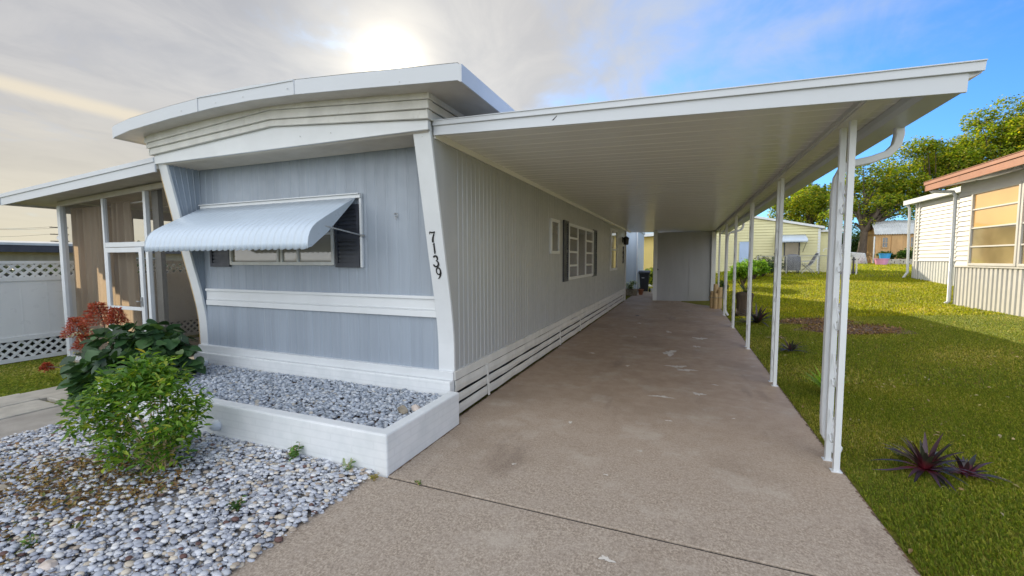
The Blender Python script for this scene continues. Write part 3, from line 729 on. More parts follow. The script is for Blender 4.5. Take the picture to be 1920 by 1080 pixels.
# only what lies near the view: drop the part behind the camera's left edge
keep &= (xy[:, 1] > -.26-.33*(xy[:, 0]+2.1)-.5+.0)
d2 = ((xy[:, 0]+3.75)/.75)**2+((xy[:, 1]-1.75)/.42)**2
keep &= (d2 > 1) | (rng.random(n) < .45)
xy = xy[keep]; n = len(xy)
pal = [(.53, .55, .59), (.43, .455, .51), (.62, .62, .62), (.54, .48, .39), (.36, .30, .24), (.13, .07, .06), (.32, .34, .39)]
g1 = pebbles('white_pebbles', xy, rng.uniform(-.014, .030, n), .015, .047, pal, [26, 28, 13, 9, 5, 2.5, 18], .48, tilt=.75)
tagit(g1, 'bed of smooth white and grey pebbles in front of the planter', 'pebbles', kind='stuff')
n = 9000; xy = np.c_[rng.uniform(x0+w+.01, x1-w-.01, n), rng.uniform(y0+w+.01, y1-.01, n)]
g2 = pebbles('planter_stones', xy, .245+.022*rng.random(n), .018, .048, [(.40, .44, .50), (.31, .35, .41), (.50, .53, .57), (.21, .24, .28), (.4, .38, .34)], [34, 28, 20, 12, 2], .65, .07, (TV1, TF1), tilt=.8)
tagit(g2, 'angular blue grey stones filling the brick planter', 'stones', kind='stuff')
def rock(name, c, s_, mat, lab, seed, cat='rock'):
    bm = bmesh.new(); bmesh.ops.create_icosphere(bm, subdivisions=3, radius=1); rg_ = random.Random(seed)
    pl_ = [(Vector((rg_.uniform(-1, 1), rg_.uniform(-1, 1), rg_.uniform(-1, 1))).normalized(), rg_.uniform(.55, .85)) for _ in range(9)]
    for v in bm.verts:
        for nn, dd in pl_:
            k = v.co.dot(nn)-dd
            if k > 0: v.co -= nn*k
        v.co += v.co*rg_.uniform(-.02, .02)
    mb = MB(); mb.v = [(c[0]+v.co.x*s_[0], c[1]+v.co.y*s_[1], c[2]+v.co.z*s_[2]) for v in bm.verts]; mb.f = [tuple(v.index for v in f_.verts) for f_ in bm.faces]; bm.free()
    return tagit(obj(name, mb, mat, loc=(c[0], c[1], c[2]-s_[2]*.6)), lab, cat)
rock('rock', (-2.25, 3.02, .295), (.062, .05, .04), 'rock', 'brown rough rock lying on the planter stones', 4)
rock('rock', (-2.17, 3.10, .29), (.045, .04, .035), 'paleRock', 'small pale pinkish rock next to the brown one in the planter', 5)
rock('rock', (1.21, 4.20, .02), (.05, .05, .045), 'white', 'small white rock by the foot of the nearest carport post', 8)
for i, (x, y, s_, l_) in enumerate(((-3.02, 1.05, .055, 'large tan pebble lying low in the middle of the gravel bed'), (-2.50, 1.12, .045, 'round tan pebble near the driveway side of the gravel bed'), (-4.35, 1.33, .06, 'brown tinged pebble at the left of the gravel bed'))):
    rock('large_pebble', (x, y, .025), (s_, s_*.6, s_*.45), 'paleRock' if i < 2 else 'rock', l_, 20+i, 'pebble')

# ------------------------------------------------------------------ carport
cpt = thing('carport', 'white aluminium carport roof with six pairs of slim posts along the driveway', 'carport', (-.3, 11, 0))
def cz_(x): return 2.745-(x+2.11)*.031
def fb(x): return 2.71-(x+2.11)*.041
mb = MB(); rows = []; y = 3.36
while y < 18.7:
    for q, o_ in ((0, 0), (.012, -.005), (.02, -.005), (.032, 0), (.14, 0), (.15, .0025), (.16, .0025), (.17, 0)):
        rows.append([(x, y+q, cz_(x)+o_) for x in (-2.10, -1, .2, 1.32)])
    y += .305
mb.sheet(rows); obj('ceiling', mb, 'ceiling', cpt)
mb = MB(); mb.prism([(-2.10, 3.36, cz_(-2.1)+.02), (1.5, 3.36, cz_(1.5)+.02), (1.5, 3.36, cz_(1.5)+.07), (-2.10, 3.36, cz_(-2.1)+.09)], (0, 15.4, 0)); obj('roof_deck', mb, 'fascia', cpt)
mb = MB(); mb.prism([(-2.098, 3.335, fb(-2.1)), (1.50, 3.335, fb(1.5)), (1.505, 3.335, fb(1.5)+.12), (-2.098, 3.335, fb(-2.1)+.085)], (0, .02, 0))
mb.prism([(-2.098, 3.318, fb(-2.1)+.080), (1.565, 3.318, fb(1.56)+.108), (1.57, 3.318, fb(1.56)+.168), (-2.098, 3.318, fb(-2.1)+.125)], (0, .014, 0))
mb.prism([(-2.098, 3.31, fb(-2.1)+.117), (1.57, 3.31, fb(1.56)+.160), (1.57, 3.31, fb(1.56)+.168), (-2.098, 3.31, fb(-2.1)+.125)], (0, .03, 0))
obj('front_fascia', mb, 'fascia', cpt, bevel=.002)
mb = MB(); prof = [(1.29, 2.635), (1.30, 2.60), (1.33, 2.575), (1.48, 2.562), (1.50, 2.575), (1.505, 2.64), (1.565, 2.665), (1.57, 2.724), (1.555, 2.724), (1.545, 2.675), (1.49, 2.65), (1.485, 2.58), (1.335, 2.59), (1.31, 2.635)]
mb.sheet([[(x, y_, z) for x, z in prof+prof[:1]] for y_ in (3.355, 18.7)]); mb.prism([(1.30, 3.345, 2.635), (1.30, 3.345, 2.60), (1.33, 3.345, 2.575), (1.48, 3.345, 2.562), (1.50, 3.345, 2.575), (1.505, 3.345, 2.64), (1.565, 3.345, 2.665), (1.57, 3.345, 2.724)], (0, .008, 0)); obj('gutter', mb, 'fascia', cpt)
mb = MB(); mb.box(1.045, 1.155, 3.37, 18.7, 2.585, 2.655); mb.box(1.03, 1.17, 3.37, 18.7, 2.600, 2.607); obj('beam', mb, 'white_old', cpt, bevel=.003)
def make_post(y, dx=0):
    mb = MB()
    for yy in (y, y+.2):
        x = 1.1+dx
        for a, b, c_, d in ((-.019, .019, -.019, -.014), (-.019, -.014, -.014, .019), (.014, .019, -.014, .019), (-.014, -.006, .014, .019), (.006, .014, .014, .019)):
            mb.box(x+a, x+b, yy+c_, yy+d, .0, 2.585)
        mb.box(x-.035, x+.035, yy-.03, yy+.03, .0, .006)
    p_ = obj('post', mb, 'white', cpt)
    mb = MB()
    z = .12
    while z < 2.3:
        def spir(cy, cz2, s1, s2):
            return [(1.1+dx, cy+s1*.055*(1-i/15)*math.cos(i*.55), cz2+s2*.055*(1-i/15)*math.sin(i*.55)) for i in range(12)]
        mb.tube([(1.1+dx, y+.022, z+.02), (1.1+dx, y+.06, z+.10), (1.1+dx, y+.14, z+.20), (1.1+dx, y+.178, z+.30)], .007, 5)
        mb.tube(spir(y+.12, z+.10, 1, -1), .006, 5); mb.tube(spir(y+.08, z+.22, -1, 1), .006, 5)
        z += .44
    pieces('scroll', mb, 'white', p_)
for y in (3.80, 6.14, 8.52, 11.0, 13.35, 15.75): make_post(y)
def downspout(y, parent, nm='downspout'):
    mb = MB()
    pts = [(1.46, y+.02, 2.60), (1.465, y+.02, 2.52), (1.45, y+.02, 2.44), (1.40, y+.02, 2.385), (1.3, y+.02, 2.35), (1.16, y+.02, 2.325), (1.13, y+.02, 2.295), (1.10, y+.02, 2.23), (1.09, y+.02, 2.1), (1.088, y+.02, .32), (1.095, y+.02, .18), (1.16, y+.0, .06)]
    # box-section pipe
    rows = []
    for i, p_ in enumerate(pts):
        a = Vector(pts[max(0, i-1)]); b = Vector(pts[min(len(pts)-1, i+1)]); d = (b-a).normalized()
        n1_ = Vector((0, 1, 0)); n2_ = d.cross(n1_).normalized(); c_ = Vector(p_)
        rows.append([c_+n1_*s1*.032+n2_*s2*.027 for s1, s2 in ((-1, -.8), (-.8, -1), (.8, -1), (1, -.8), (1, .8), (.8, 1), (-.8, 1), (-1, .8), (-1, -.8))])
    mb.sheet(rows); mb.add(rows[0][:-1], [tuple(range(8))])
    return obj(nm, mb, 'white', parent)
downspout(4.06, cpt); downspout(13.0, cpt)
mb = MB(); mb.prism([(-1.0, 3.333, 2.705), (-.985, 3.333, 2.705), (-.955, 3.333, 2.738), (-.96, 3.333, 2.738)], (0, .003, 0)); obj('scratch', mb, 'darkroof', cpt)

# storage shed at the end of the carport
sh = thing('storage_shed', 'grey storage shed with plain double doors closing off the end of the carport', 'shed', (0, 18.8, 0))
mb = MB(); mb.box(-1.04, 1.06, 17.5, 20.4, 0, 2.60); mb.box(-1.06, 1.08, 17.44, 17.499, 2.50, 2.64); obj('wall', mb, 'shed', sh)
for a, b in ((-.98, .17), (.182, .93)):
    mb = MB(); mb.box(a+.01, b, 17.478, 17.498, .05, 2.36)
    k = a+.2
    while k < b-.1: mb.box(k, k+.006, 17.474, 17.478, .05, 2.36); k += .3
    d_ = obj('door', mb, 'shed', sh, bevel=.003)
    if a < 0:
        mb = MB(); mb.box(-.965, -.93, 17.45, 17.476, 1.18, 1.24); mb.tube([(-.95, 17.45, 1.2), (-.90, 17.43, 1.2)], .015, 8); obj('handle', mb, 'black', d_)
mb = MB(); mb.box(-1.10, -.955, 17.38, 17.52, 0, 2.70); obj('corner_board', mb, 'white', sh, bevel=.004)
mb = MB(); mb.box(.945, 1.095, 17.38, 17.52, 0, 2.64); obj('corner_board', mb, 'white', sh, bevel=.004)
mb = MB(); mb.box(-.95, .94, 17.455, 17.497, .0, .06); obj('sill', mb, 'shed', sh)

# bundle of upright logs
lg = thing('log_bundle', 'bundle of upright tan logs of different heights tied with a band beside the shed corner', 'logs', (.98, 15.35, 0))
for i, (x, y, r_, h) in enumerate(((.88, 15.28, .06, .42), (.98, 15.2, .065, .50), (1.0, 15.42, .075, .78), (1.11, 15.3, .07, .62), (.9, 15.46, .06, .55), (1.14, 15.48, .06, .68))):
    mb = MB(); mb.lathe([(r_*1.02, 0), (r_, h*.3), (r_*1.03, h*.6), (r_*.98, h-.01), (r_*.9, h), (r_*.6, h), (r_*.58, h-.04)], (x, y, 0), 14); obj('log', mb, 'wood', lg, smooth=False)
mb = MB(); mb.tube([(.8, 15.2, .36), (1.0, 15.11, .36), (1.2, 15.22, .36), (1.23, 15.48, .36), (1.0, 15.56, .36), (.82, 15.5, .36), (.8, 15.2, .36)], .012, 6); obj('band', mb, 'rock', lg)

# wheelie bin
bn = thing('wheelie_bin', 'black wheelie bin standing in the gap beyond the carport shed', 'bin', (-1.75, 21.5, 0))
mb = MB(); rows = []
for z, a in ((.06, .17), (.5, .20), (.92, .23)): rows.append([(-1.75+sx*a, 21.5+sy*a*1.1, z) for sx, sy in ((-1, -1), (1, -1), (1, 1), (-1, 1), (-1, -1))])
mb.sheet(rows); mb.box(-2.0, -1.5, 21.22, 21.78, .90, .95); obj('body', mb, 'bin', bn, bevel=.012)
mb = MB(); mb.prism([(-2.01, 21.2, .955), (-2.01, 21.2, .99), (-2.01, 21.5, 1.06), (-2.01, 21.82, 1.04), (-2.01, 21.82, .955)], (.52, 0, 0)); obj('lid', mb, 'bin', bn, bevel=.012)
for x in (-1.98, -1.52):
    mb = MB(); mb.tube([(x-.03, 21.82, .1), (x+.03, 21.82, .1)], .1, 14); obj('wheel', mb, 'black', bn)
mb = MB(); mb.box(-1.86, -1.74, 21.262, 21.268, .70, .80); obj('sticker', mb, 'white', bn)
bx_ = thing('block_planter', 'brown block planter box with pale flowers against the blue rear wall', 'planter', (-2.18, 19.55, 0))
mb = MB(); 
for r_ in range(2):
    for k in range(3): mb.box(-2.46+k*.185+.03*(r_), -2.28+k*.185+.03*(r_), 19.4, 19.75, r_*.145, r_*.145+.14)
pieces('block', mb, 'rock', bx_, bevel=.006)
for x, y, s_, mt_, lb in ((-1.78, 20.0, .12, 'pot', 'small terracotta pot beside the block planter'), (-1.30, 20.95, .11, 'white', 'small white pot at the foot of the shed corner')):
    p_ = MB(); p_.lathe([(s_*.65, 0), (s_, s_*1.8), (s_*1.1, s_*1.8), (s_*1.1, s_*2.1), (s_*.9, s_*2.1), (s_*.85, s_*1.7)], (x, y, 0 if y < 22 else -.03), 16); tagit(obj('flower_pot', p_, mt_, loc=(x, y, 0)), lb, 'pot')

# ------------------------------------------------------------------ screened porch
po = thing('screened_porch', 'screened porch with white frame and sloping white roof on the left of the home', 'porch', (-7.6, 6, 0))
def pt(x): return 2.85-(-5.98-x)*.053
def pb(x): return pt(x)-.17
mb = MB(); mb.prism([(-9.95, 3.27, pt(-9.95)-.13), (-5.99, 3.27, pt(-5.99)-.13), (-5.99, 3.27, pt(-5.99)-.02), (-9.95, 3.27, pt(-9.95)-.02)], (0, 5.9, 0)); obj('roof', mb, 'soffit', po)
mb = MB(); mb.prism([(-9.94, 3.25, pb(-9.94)), (-5.99, 3.25, pb(-5.99)), (-5.99, 3.25, pt(-5.99)-.05), (-9.94, 3.25, pt(-9.94)-.05)], (0, .018, 0))
mb.prism([(-9.97, 3.235, pt(-9.97)-.055), (-5.99, 3.235, pt(-5.99)-.055), (-5.99, 3.235, pt(-5.99)), (-9.97, 3.235, pt(-9.97))], (0, .014, 0))
mb.box(-9.985, -9.965, 3.235, 9.2, pb(-9.97)+.01, pt(-9.97)); obj('roof_fascia', mb, 'fascia', po)
mb = MB(); mb.box(-9.35, -5.99, 3.6, 9.1, -.06, .005); obj('floor', mb, 'conc', po)
YW = 3.65
mb = MB(); mb.prism([(-9.30, YW, 2.46), (-6.0, YW, 2.62), (-6.0, YW, 2.69), (-9.30, YW, 2.54)], (0, .06, 0)); mb.box(-9.30, -9.22, YW+.06, 9.05, 2.36, 2.52)
pieces('header', mb, 'soffit', po)
mb = MB(); mb.box(-9.31, -9.22, YW-.01, YW+.07, 0, 2.47); obj('corner_post', mb, 'white', po, bevel=.004)
for a, b, z0, z1 in ((-8.08, -8.035, 0, 2.53), (-7.05, -6.99, 0, 2.58)):
    mb = MB(); mb.box(a, b, YW, YW+.055, z0, z1); obj('mullion', mb, 'white', po, bevel=.003)
mb = MB(); mb.box(-8.03, -7.06, YW, YW+.055, 1.80, 1.87); mb.box(-6.97, -6.10, YW+.005, YW+.05, .0, .06); mb.box(-9.22, -8.10, YW+.005, YW+.05, .0, .06); pieces('rail', mb, 'white', po, bevel=.003)
mb = MB(); mb.box(-6.968, -6.83, YW+.07, YW+.13, 0, 2.6); obj('inner_post', mb, 'greypost', po)
dr = MB(); dr.box(-8.02, -7.96, YW-.012, YW+.02, .02, 1.79); dr.box(-7.19, -7.12, YW-.012, YW+.02, .02, 1.79); dr.box(-7.96, -7.19, YW-.012, YW+.02, 1.72, 1.79); dr.box(-7.96, -7.19, YW-.012, YW+.02, .02, .25)
dr.box(-7.96, -7.19, YW-.012, YW+.02, .88, .93)
door = obj('screen_door', dr, 'white', po, bevel=.003)
mb = MB(); mb.box(-7.175, -7.14, YW-.03, YW-.012, .95, 1.08); mb.tube([(-7.157, YW-.03, 1.02), (-7.157, YW-.06, 1.02), (-7.2, YW-.065, 1.02)], .009, 8); obj('handle', mb, 'steel', door)
def quadsheet(pts):
    mb = MB(); mb.add(pts, [(0, 1, 2, 3)]); return mb
for a, b, z0, z1, z2 in ((-9.22, -8.10, .06, 2.54, 2.58), (-8.03, -7.06, 1.87, 2.59, 2.63), (-6.97, -6.05, .06, 2.63, 2.66)):
    obj('screen', quadsheet([(a, YW+.03, z0), (b, YW+.03, z0), (b, YW+.03, z2-.03), (a, YW+.03, z1-.03)]), 'screen', po)
obj('screen', quadsheet([(-7.96, YW+.004, .25), (-7.19, YW+.004, .25), (-7.19, YW+.004, 1.72), (-7.96, YW+.004, 1.72)]), 'screen', door)
# side and back of the porch
for y in (4.55, 6.4, 9.0):
    mb = MB(); mb.box(-9.30, -9.23, y, y+.07, 0, 2.38); obj('side_post', mb, 'tanwall', po)
mb = MB(); mb.box(-9.29, -6.0, 9.03, 9.09, 0, 2.62); obj('back_wall', mb, 'tanwall', po)
mb = MB(); mb.tube([(-9.2, 3.83, 2.39), (-7.35, 3.83, 2.47)], .014, 8); obj('curtain_rod', mb, 'white_old', po)
mb = MB(); mb.tube([(-7.55+.17*math.cos(a/12*6.283), 4.6+.17*math.sin(a/12*6.283), 2.53) for a in range(13)], .012, 6); mb.tube([(-7.7, 4.6, 2.535), (-8.4, 4.4, 2.47)], .010, 6); pieces('ceiling_fitting', mb, 'white_old', po)
def curtain(x0_, x1_, y, z0, z1, folds, lab, seed, spread=0, along='x'):
    rg_ = random.Random(seed); mb = MB(); rows = []; ph = rg_.uniform(0, 6)
    for k in range(13):
        q = k/12; z = z1+(z0-z1)*q; row = []
        for i in range(folds*10+1):
            u = i/(folds*10); x = x0_+(x1_-x0_)*u+spread*q*(u-.5)+.012*math.sin(9*u+ph+q*2)
            d = .045*(.8+.5*math.sin(u*7+ph))*math.sin(2*math.pi*folds*u+.5*math.sin(q*3+ph))
            row.append((x, y+d, z+(.01*math.sin(2*math.pi*folds*u) if k == 0 else 0)) if along == 'x' else (y+d, x, z))
        rows.append(row)
    mb.sheet(rows)
    c_ = rows[0][len(rows[0])//2]
    return tagit(obj('curtain', mb, 'curtain', loc=c_, smooth=True), lab, 'curtain', 'sheer tan curtains inside the screened porch')
curtain(-9.20, -8.16, 3.775, .05, 2.44, 7, 'wide sheer tan curtain behind the leftmost screen of the porch', 1, .05)
curtain(-8.10, -7.60, 3.785, .05, 2.47, 4, 'sheer tan curtain hanging behind the screen door and transom', 2, .18)
curtain(3.95, 4.42, -9.17, .05, 2.34, 4, 'sheer tan curtain on the fence side of the porch', 3, .1, 'y')
curtain(5.7, 6.35, -9.17, .05, 2.34, 5, 'sheer tan curtain deep inside the porch near the back', 4, .1, 'y')

# ------------------------------------------------------------------ vinyl fence with lattice
fe = thing('vinyl_fence', 'white vinyl privacy fence with lattice strips along the top and bottom', 'fence', (-9.78, 5, 0))
XF = -9.80
py = [-1.6, .7, 3.35-2.3+1.9, 5.25, 7.55, 9.85, 12.15]
py = [-3.6, -1.3, 1.0, 3.3+2.3-1.0, 7.0, 9.4, 11.8]
for y in py:
    mb = MB(); mb.box(XF-.06, XF+.06, y-.06, y+.06, -.03, 1.62)
    mb.add([(XF-.07, y-.07, 1.62), (XF+.07, y-.07, 1.62), (XF+.07, y+.07, 1.62), (XF-.07, y+.07, 1.62), (XF, y, 1.67)], [(0, 1, 4), (1, 2, 4), (2, 3, 4), (3, 0, 4), (0, 3, 2, 1)])
    obj('fence_post', mb, 'fencev', fe)
for a, b in zip(py[:-1], py[1:]):
    a += .06; b -= .06
    mb = MB()
    for z0, z1 in ((1.555, 1.60), (1.28, 1.345), (.33, .40), (.0, .06)): mb.box(XF-.025, XF+.025, a, b, z0, z1)
    y = a
    mb.box(XF-.010, XF+.010, a, b, .40, 1.28)
    y = a+.18
    while y < b: mb.box(XF+.010, XF+.012, y, y+.006, .40, 1.28); y += .3
    obj('panel', mb, 'fencev', fe)
    for z0, z1 in ((1.345, 1.555), (.06, .33)):
        mb = MB(); h = z1-z0
        y = a-h
        while y < b:
            for sgn in (1, -1):
                ya, yb = (y, y+h) if sgn > 0 else (y+h, y)
                # clip to [a,b]
                za, zb = z0, z1; A_, B_ = ya, yb
                def cl(yv): return min(max(yv, a), b)
                qa, qb = cl(A_), cl(B_)
                if abs(qb-qa) > .02:
                    ta, tb_ = (qa-A_)/(B_-A_), (qb-A_)/(B_-A_)
                    xo = .004*sgn
                    pA = Vector((XF+xo, qa, z0+h*ta)); pB = Vector((XF+xo, qb, z0+h*tb_))
                    w_ = Vector((0, .026, 0)); mb.prism([pA-w_, pA+w_, pB+w_, pB-w_], (.006, 0, 0))
            y += .125
        obj('lattice', mb, 'fencev', fe)

hg = thing('added_hedge', 'added dark hedge behind the white fence that darkens the view through its lattice', 'hedge', (-10.6, 4, 0))  # hedge added behind the fence to darken the lattice openings
HEDGE = hg
# ------------------------------------------------------------------ house and pole beyond the fence
h1 = thing('low_bungalow', 'low bungalow with dark eaves behind the white fence', 'house', (-21, 7, 0))
mb = MB(); mb.box(-25, -18.3, 1, 16, 0, 1.86); obj('wall', mb, 'tanwall', h1)
mb = MB(); mb.box(-25.4, -17.9, .6, 16.4, 1.86, 2.06); obj('eaves', mb, 'darkroof', h1)
mb = MB(); mb.prism([(-25.4, .6, 2.065), (-17.95, .6, 2.065), (-18.3, .6, 2.12), (-21.6, .6, 2.30), (-25.4, .6, 2.12)], (0, 15.8, 0))
mb.prism([(-18.0, .6, 2.062), (-17.88, .6, 2.062), (-17.88, .6, 2.13), (-18.0, .6, 2.13)], (0, 15.8, 0)); rf = obj('roof', mb, 'metalroof', h1)
mb = MB(); mb.lathe([(.06, 0), (.06, .12), (.12, .15), (.12, .22), (.05, .3)], (-20, 7.9, 2.2), 12); obj('roof_vent', mb, 'steel', rf)
for y0_, z_ in ((3, 1.0), (8.2, 1.1)):
    framed_window(h1, (y0_, y0_+1.6, z_, 1.7), 'y', -18.3, [y0_+.8], [], 'glass_dark', fm='white')
po2 = thing('utility_pole', 'distant wooden utility pole with two crossarms and wires beyond the bungalow', 'utility pole', (-110, 43.2, 0))
mb = MB(); mb.tube([(-110, 43.2, 0), (-110, 43.2, 8.3)], [.2, .14], 8); obj('pole', mb, 'bark', po2)
for z in (7.9, 5.3, 6.6):
    mb = MB(); mb.bar((-110.3, 42.0, z), (-109.7, 44.4, z), .16); obj('crossarm', mb, 'bark', po2)
for z, k in ((8.0, -.9), (8.0, .9), (6.7, -.6), (5.4, .7)):
    mb = MB(); mb.tube([(-110+k*.2+q*9, 43.2+k-q*28, z-2.2*(1-(1-2*q)**2)*.45-q*.8) for q in [i/10 for i in range(11)]], .025, 4); obj('wire', mb, 'black', po2)

# ------------------------------------------------------------------ neighbour's house on the right
nb = thing('neighbour_house', 'white neighbouring house with a terracotta roof edge and picture windows painted with a gold sky reflection', 'house', (10, 11, .3))
XN = 6.87; g0 = ground(6.87, 14)
mb = ribwall((XN, 15.3), (XN, 2.0), (-1, 0), .1, 1.37, .16, .022, groove=.45)
obj('skirt_panel', mb, 'vinyl', nb)
mb = MB(); mb.box(XN-.03, XN+.05, 2.0, 15.34, 1.37, 1.42); obj('sill', mb, 'vinyl', nb, bevel=.004)
mb = lapwall((XN, 15.3), (XN, 14.68), (-1, 0), 1.42, 3.34, .13, .03); obj('corner_siding', mb, 'vinyl', nb)
mb = MB(); mb.box(XN, XN+.12, 2.0, 14.70, 3.30, 3.56); mb.box(XN-.015, XN, 2.0, 14.72, 3.28, 3.36); mb.box(XN+.02, XN+.14, 14.70, 15.32, 3.3, 3.6); obj('header_panel', mb, 'vinyl', nb)
mb = MB(); mb.box(XN+.03, 13, 15.28, 15.34, .1, 3.55); mb.box(XN+.2, 13, 1.95, 2.0, .1, 3.6); mb.box(12.95, 13, 2, 15.3, .1, 3.5); obj('side_wall', mb, 'vinyl', nb)
for i in range(7):
    b_ = 14.68-i*1.78; a_ = b_-1.74
    if a_ < 2: break
    w_ = framed_window(nb, (a_, b_, 1.42, 3.29), '-y', XN, [], [1.90, 2.37, 2.84], 'glass_gold', fm='vinyl', fw=.06, mw=.035, depth=.05)
    mb = MB(); mb.box(XN-.0135, XN-.0115, a_+.06, b_-.06, 1.48, 2.36); obj('lower_pane', mb, 'glass_brown', w_)
mb = MB(); mb.prism([(6.42, 15.95, 3.56), (9.9, 15.95, 4.2), (13.4, 15.95, 3.56), (13.4, 15.95, 3.66), (9.9, 15.95, 4.32), (6.42, 15.95, 3.70)], (0, -14.6, 0)); rf = obj('roof', mb, 'metalroof', nb)
mb = MB(); mb.box(6.40, 6.425, 1.3, 15.99, 3.53, 3.70); mb.box(6.375, 6.40, 1.3, 15.99, 3.70, 3.79); mb.box(6.36, 6.43, 1.3, 15.99, 3.79, 3.80)
mb.prism([(6.40, 15.955, 3.53), (9.9, 15.955, 4.17), (9.9, 15.955, 4.36), (6.40, 15.955, 3.80)], (0, .03, 0)); obj('roof_fascia', mb, 'orange', rf)
mb = MB(); mb.tube([(6.47, 15.9, 3.58), (6.5, 15.8, 3.50), (6.62, 15.6, 3.46), (6.78, 15.42, 3.42), (6.82, 15.38, 3.3), (6.82, 15.38, .42), (6.74, 15.38, .35)], .045, 8); obj('downspout', mb, 'white', nb, smooth=True)
an = thing('house_annex', 'white clapboard annex with grooved skirting behind the terracotta roofed house', 'annex', (11, 20.5, .6))
XA = 9.2
mb = lapwall((XA, 23.5), (XA, 16.5), (-1, 0), 1.5, 3.95, .15, .035); mb.sheet([[(XA, 23.5, .3), (14, 23.5, .3)], [(XA, 23.5, 3.95), (14, 23.5, 3.95)]]); obj('clapboard_wall', mb, 'vinyl', an)
mb = ribwall((XA, 23.5), (XA, 16.5), (-1, 0), .3, 1.48, .2, .02, groove=.5); obj('skirt_panel', mb, 'fencev', an)
mb = MB(); mb.box(XA-.04, XA+.06, 23.42, 23.56, .3, 3.95); mb.box(XA-.05, XA, 23.15, 23.25, .3, 3.95); pieces('corner_board', mb, 'vinyl', an)
mb = MB(); mb.box(XA-.25, 14.3, 16.4, 23.95, 3.95, 4.03); mb.box(XA-.30, XA-.25, 16.4, 23.98, 3.93, 4.12); obj('roof', mb, 'white', an)
mb = MB(); mb.tube([(XA-.22, 23.85, 3.93), (XA-.16, 23.75, 3.8), (XA-.12, 23.72, 1.0), (XA-.28, 23.72, .72)], .05, 8); obj('downspout', mb, 'white', an)

# ------------------------------------------------------------------ yellow houses at the back
yh = thing('yellow_house', 'pale yellow clapboard house with a low gable and pale blue door behind the carport', 'house', (3.6, 31, .8))
YH = 28.0
def gz(s_): x = .2+s_; return 3.97-abs(x-3.6)*.205
mb = lapwall((.2, YH), (6.85, YH), (0, -1), .72, gz, .16, .04); obj('gable_wall', mb, 'yellow', yh)
mb = MB(); mb.box(6.83, 6.85, YH+.02, 36, .5, 3.28); mb.box(.2, .22, YH+.02, 36, .5, 3.2); mb.box(.2, 6.85, YH-.03, YH+.05, .3, .74); obj('side_wall', mb, 'yellow', yh)
mb = MB(); mb.prism([(.0, YH-.12, 3.97-3.6*.205), (3.6, YH-.12, 3.97), (7.05, YH-.12, 3.97-3.45*.205), (7.05, YH-.12, 3.97-3.45*.205+.10), (3.6, YH-.12, 4.07), (.0, YH-.12, 3.97-3.6*.205+.10)], (0, 8.2, 0)); rf = obj('roof', mb, 'metalroof', yh)
mb = MB(); mb.prism([(.0, YH-.135, 3.22), (3.6, YH-.135, 3.96), (7.05, YH-.135, 3.25), (7.05, YH-.135, 3.37), (3.6, YH-.135, 4.085), (.0, YH-.135, 3.345)], (0, .014, 0)); obj('rake_board', mb, 'white', rf)
mb = MB(); mb.box(6.78, 6.90, YH-.035, YH-.0, .6, 3.24); obj('corner_board', mb, 'white', yh)
mb = MB(); mb.box(2.98, 3.02, YH-.09, YH, .9, 2.54); mb.box(3.58, 3.62, YH-.09, YH, .9, 2.54); mb.box(2.98, 3.62, YH-.09, YH, 2.54, 2.60); mb.box(3.02, 3.58, YH-.07, YH-.01, .9, 2.54)
d_ = obj('door', mb, 'bluepaint', yh); mb = MB(); mb.sphere((3.10, YH-.06, 1.65), .03, 8); obj('handle', mb, 'steel', d_)
framed_window(yh, (5.20, 5.95, 1.75, 2.58), 'x', YH-.05, [], [], 'glass_front', fm='shutter', fw=.05)
aw2 = awning(yh, 4.75, 6.2, [(YH-.04, 2.95), (YH-.3, 2.82), (YH-.55, 2.70), (YH-.62, 2.62), (YH-.64, 2.52)], .16, mat='awning', amp=.01)
mb = MB(); mb.bar((4.8, YH-.6, 2.55), (4.85, YH-.03, 2.0), .025); mb.bar((6.15, YH-.6, 2.55), (6.1, YH-.03, 2.0), .025); pieces('brace', mb, 'steel', aw2)
mb = lapwall((6.85, YH+.3), (7.95, YH+.3), (0, -1), .6, 3.08, .135, .02); mb.box(6.85, 7.95, YH+.35, 34, .5, 3.08); wl = obj('side_extension', mb, 'yellow', yh)
mb = MB(); mb.box(6.86, 8.1, YH+.1, 34.2, 3.08, 3.2); obj('flat_roof', mb, 'white', wl)
y2 = thing('stucco_house', 'warm yellow stucco house with white eaves seen through the gap beside the shed', 'house', (-3, 29.5, 0))
mb = MB(); mb.prism([(-8, 27, -.1), (-.15, 27, -.1), (-.15, 27, 3.05), (-8, 27, 2.6)], (0, 7, 0)); obj('wall', mb, 'yellow2', y2)
mb = MB(); mb.prism([(-8.3, 26.5, 2.60), (.0, 26.5, 3.07), (.0, 26.5, 3.25), (-8.3, 26.5, 2.78)], (0, 8, 0)); obj('roof', mb, 'white', y2)
mb = MB(); mb.box(-8, -.2, 26.96, 26.995, -.1, .95); obj('plinth', mb, 'white_old', y2)
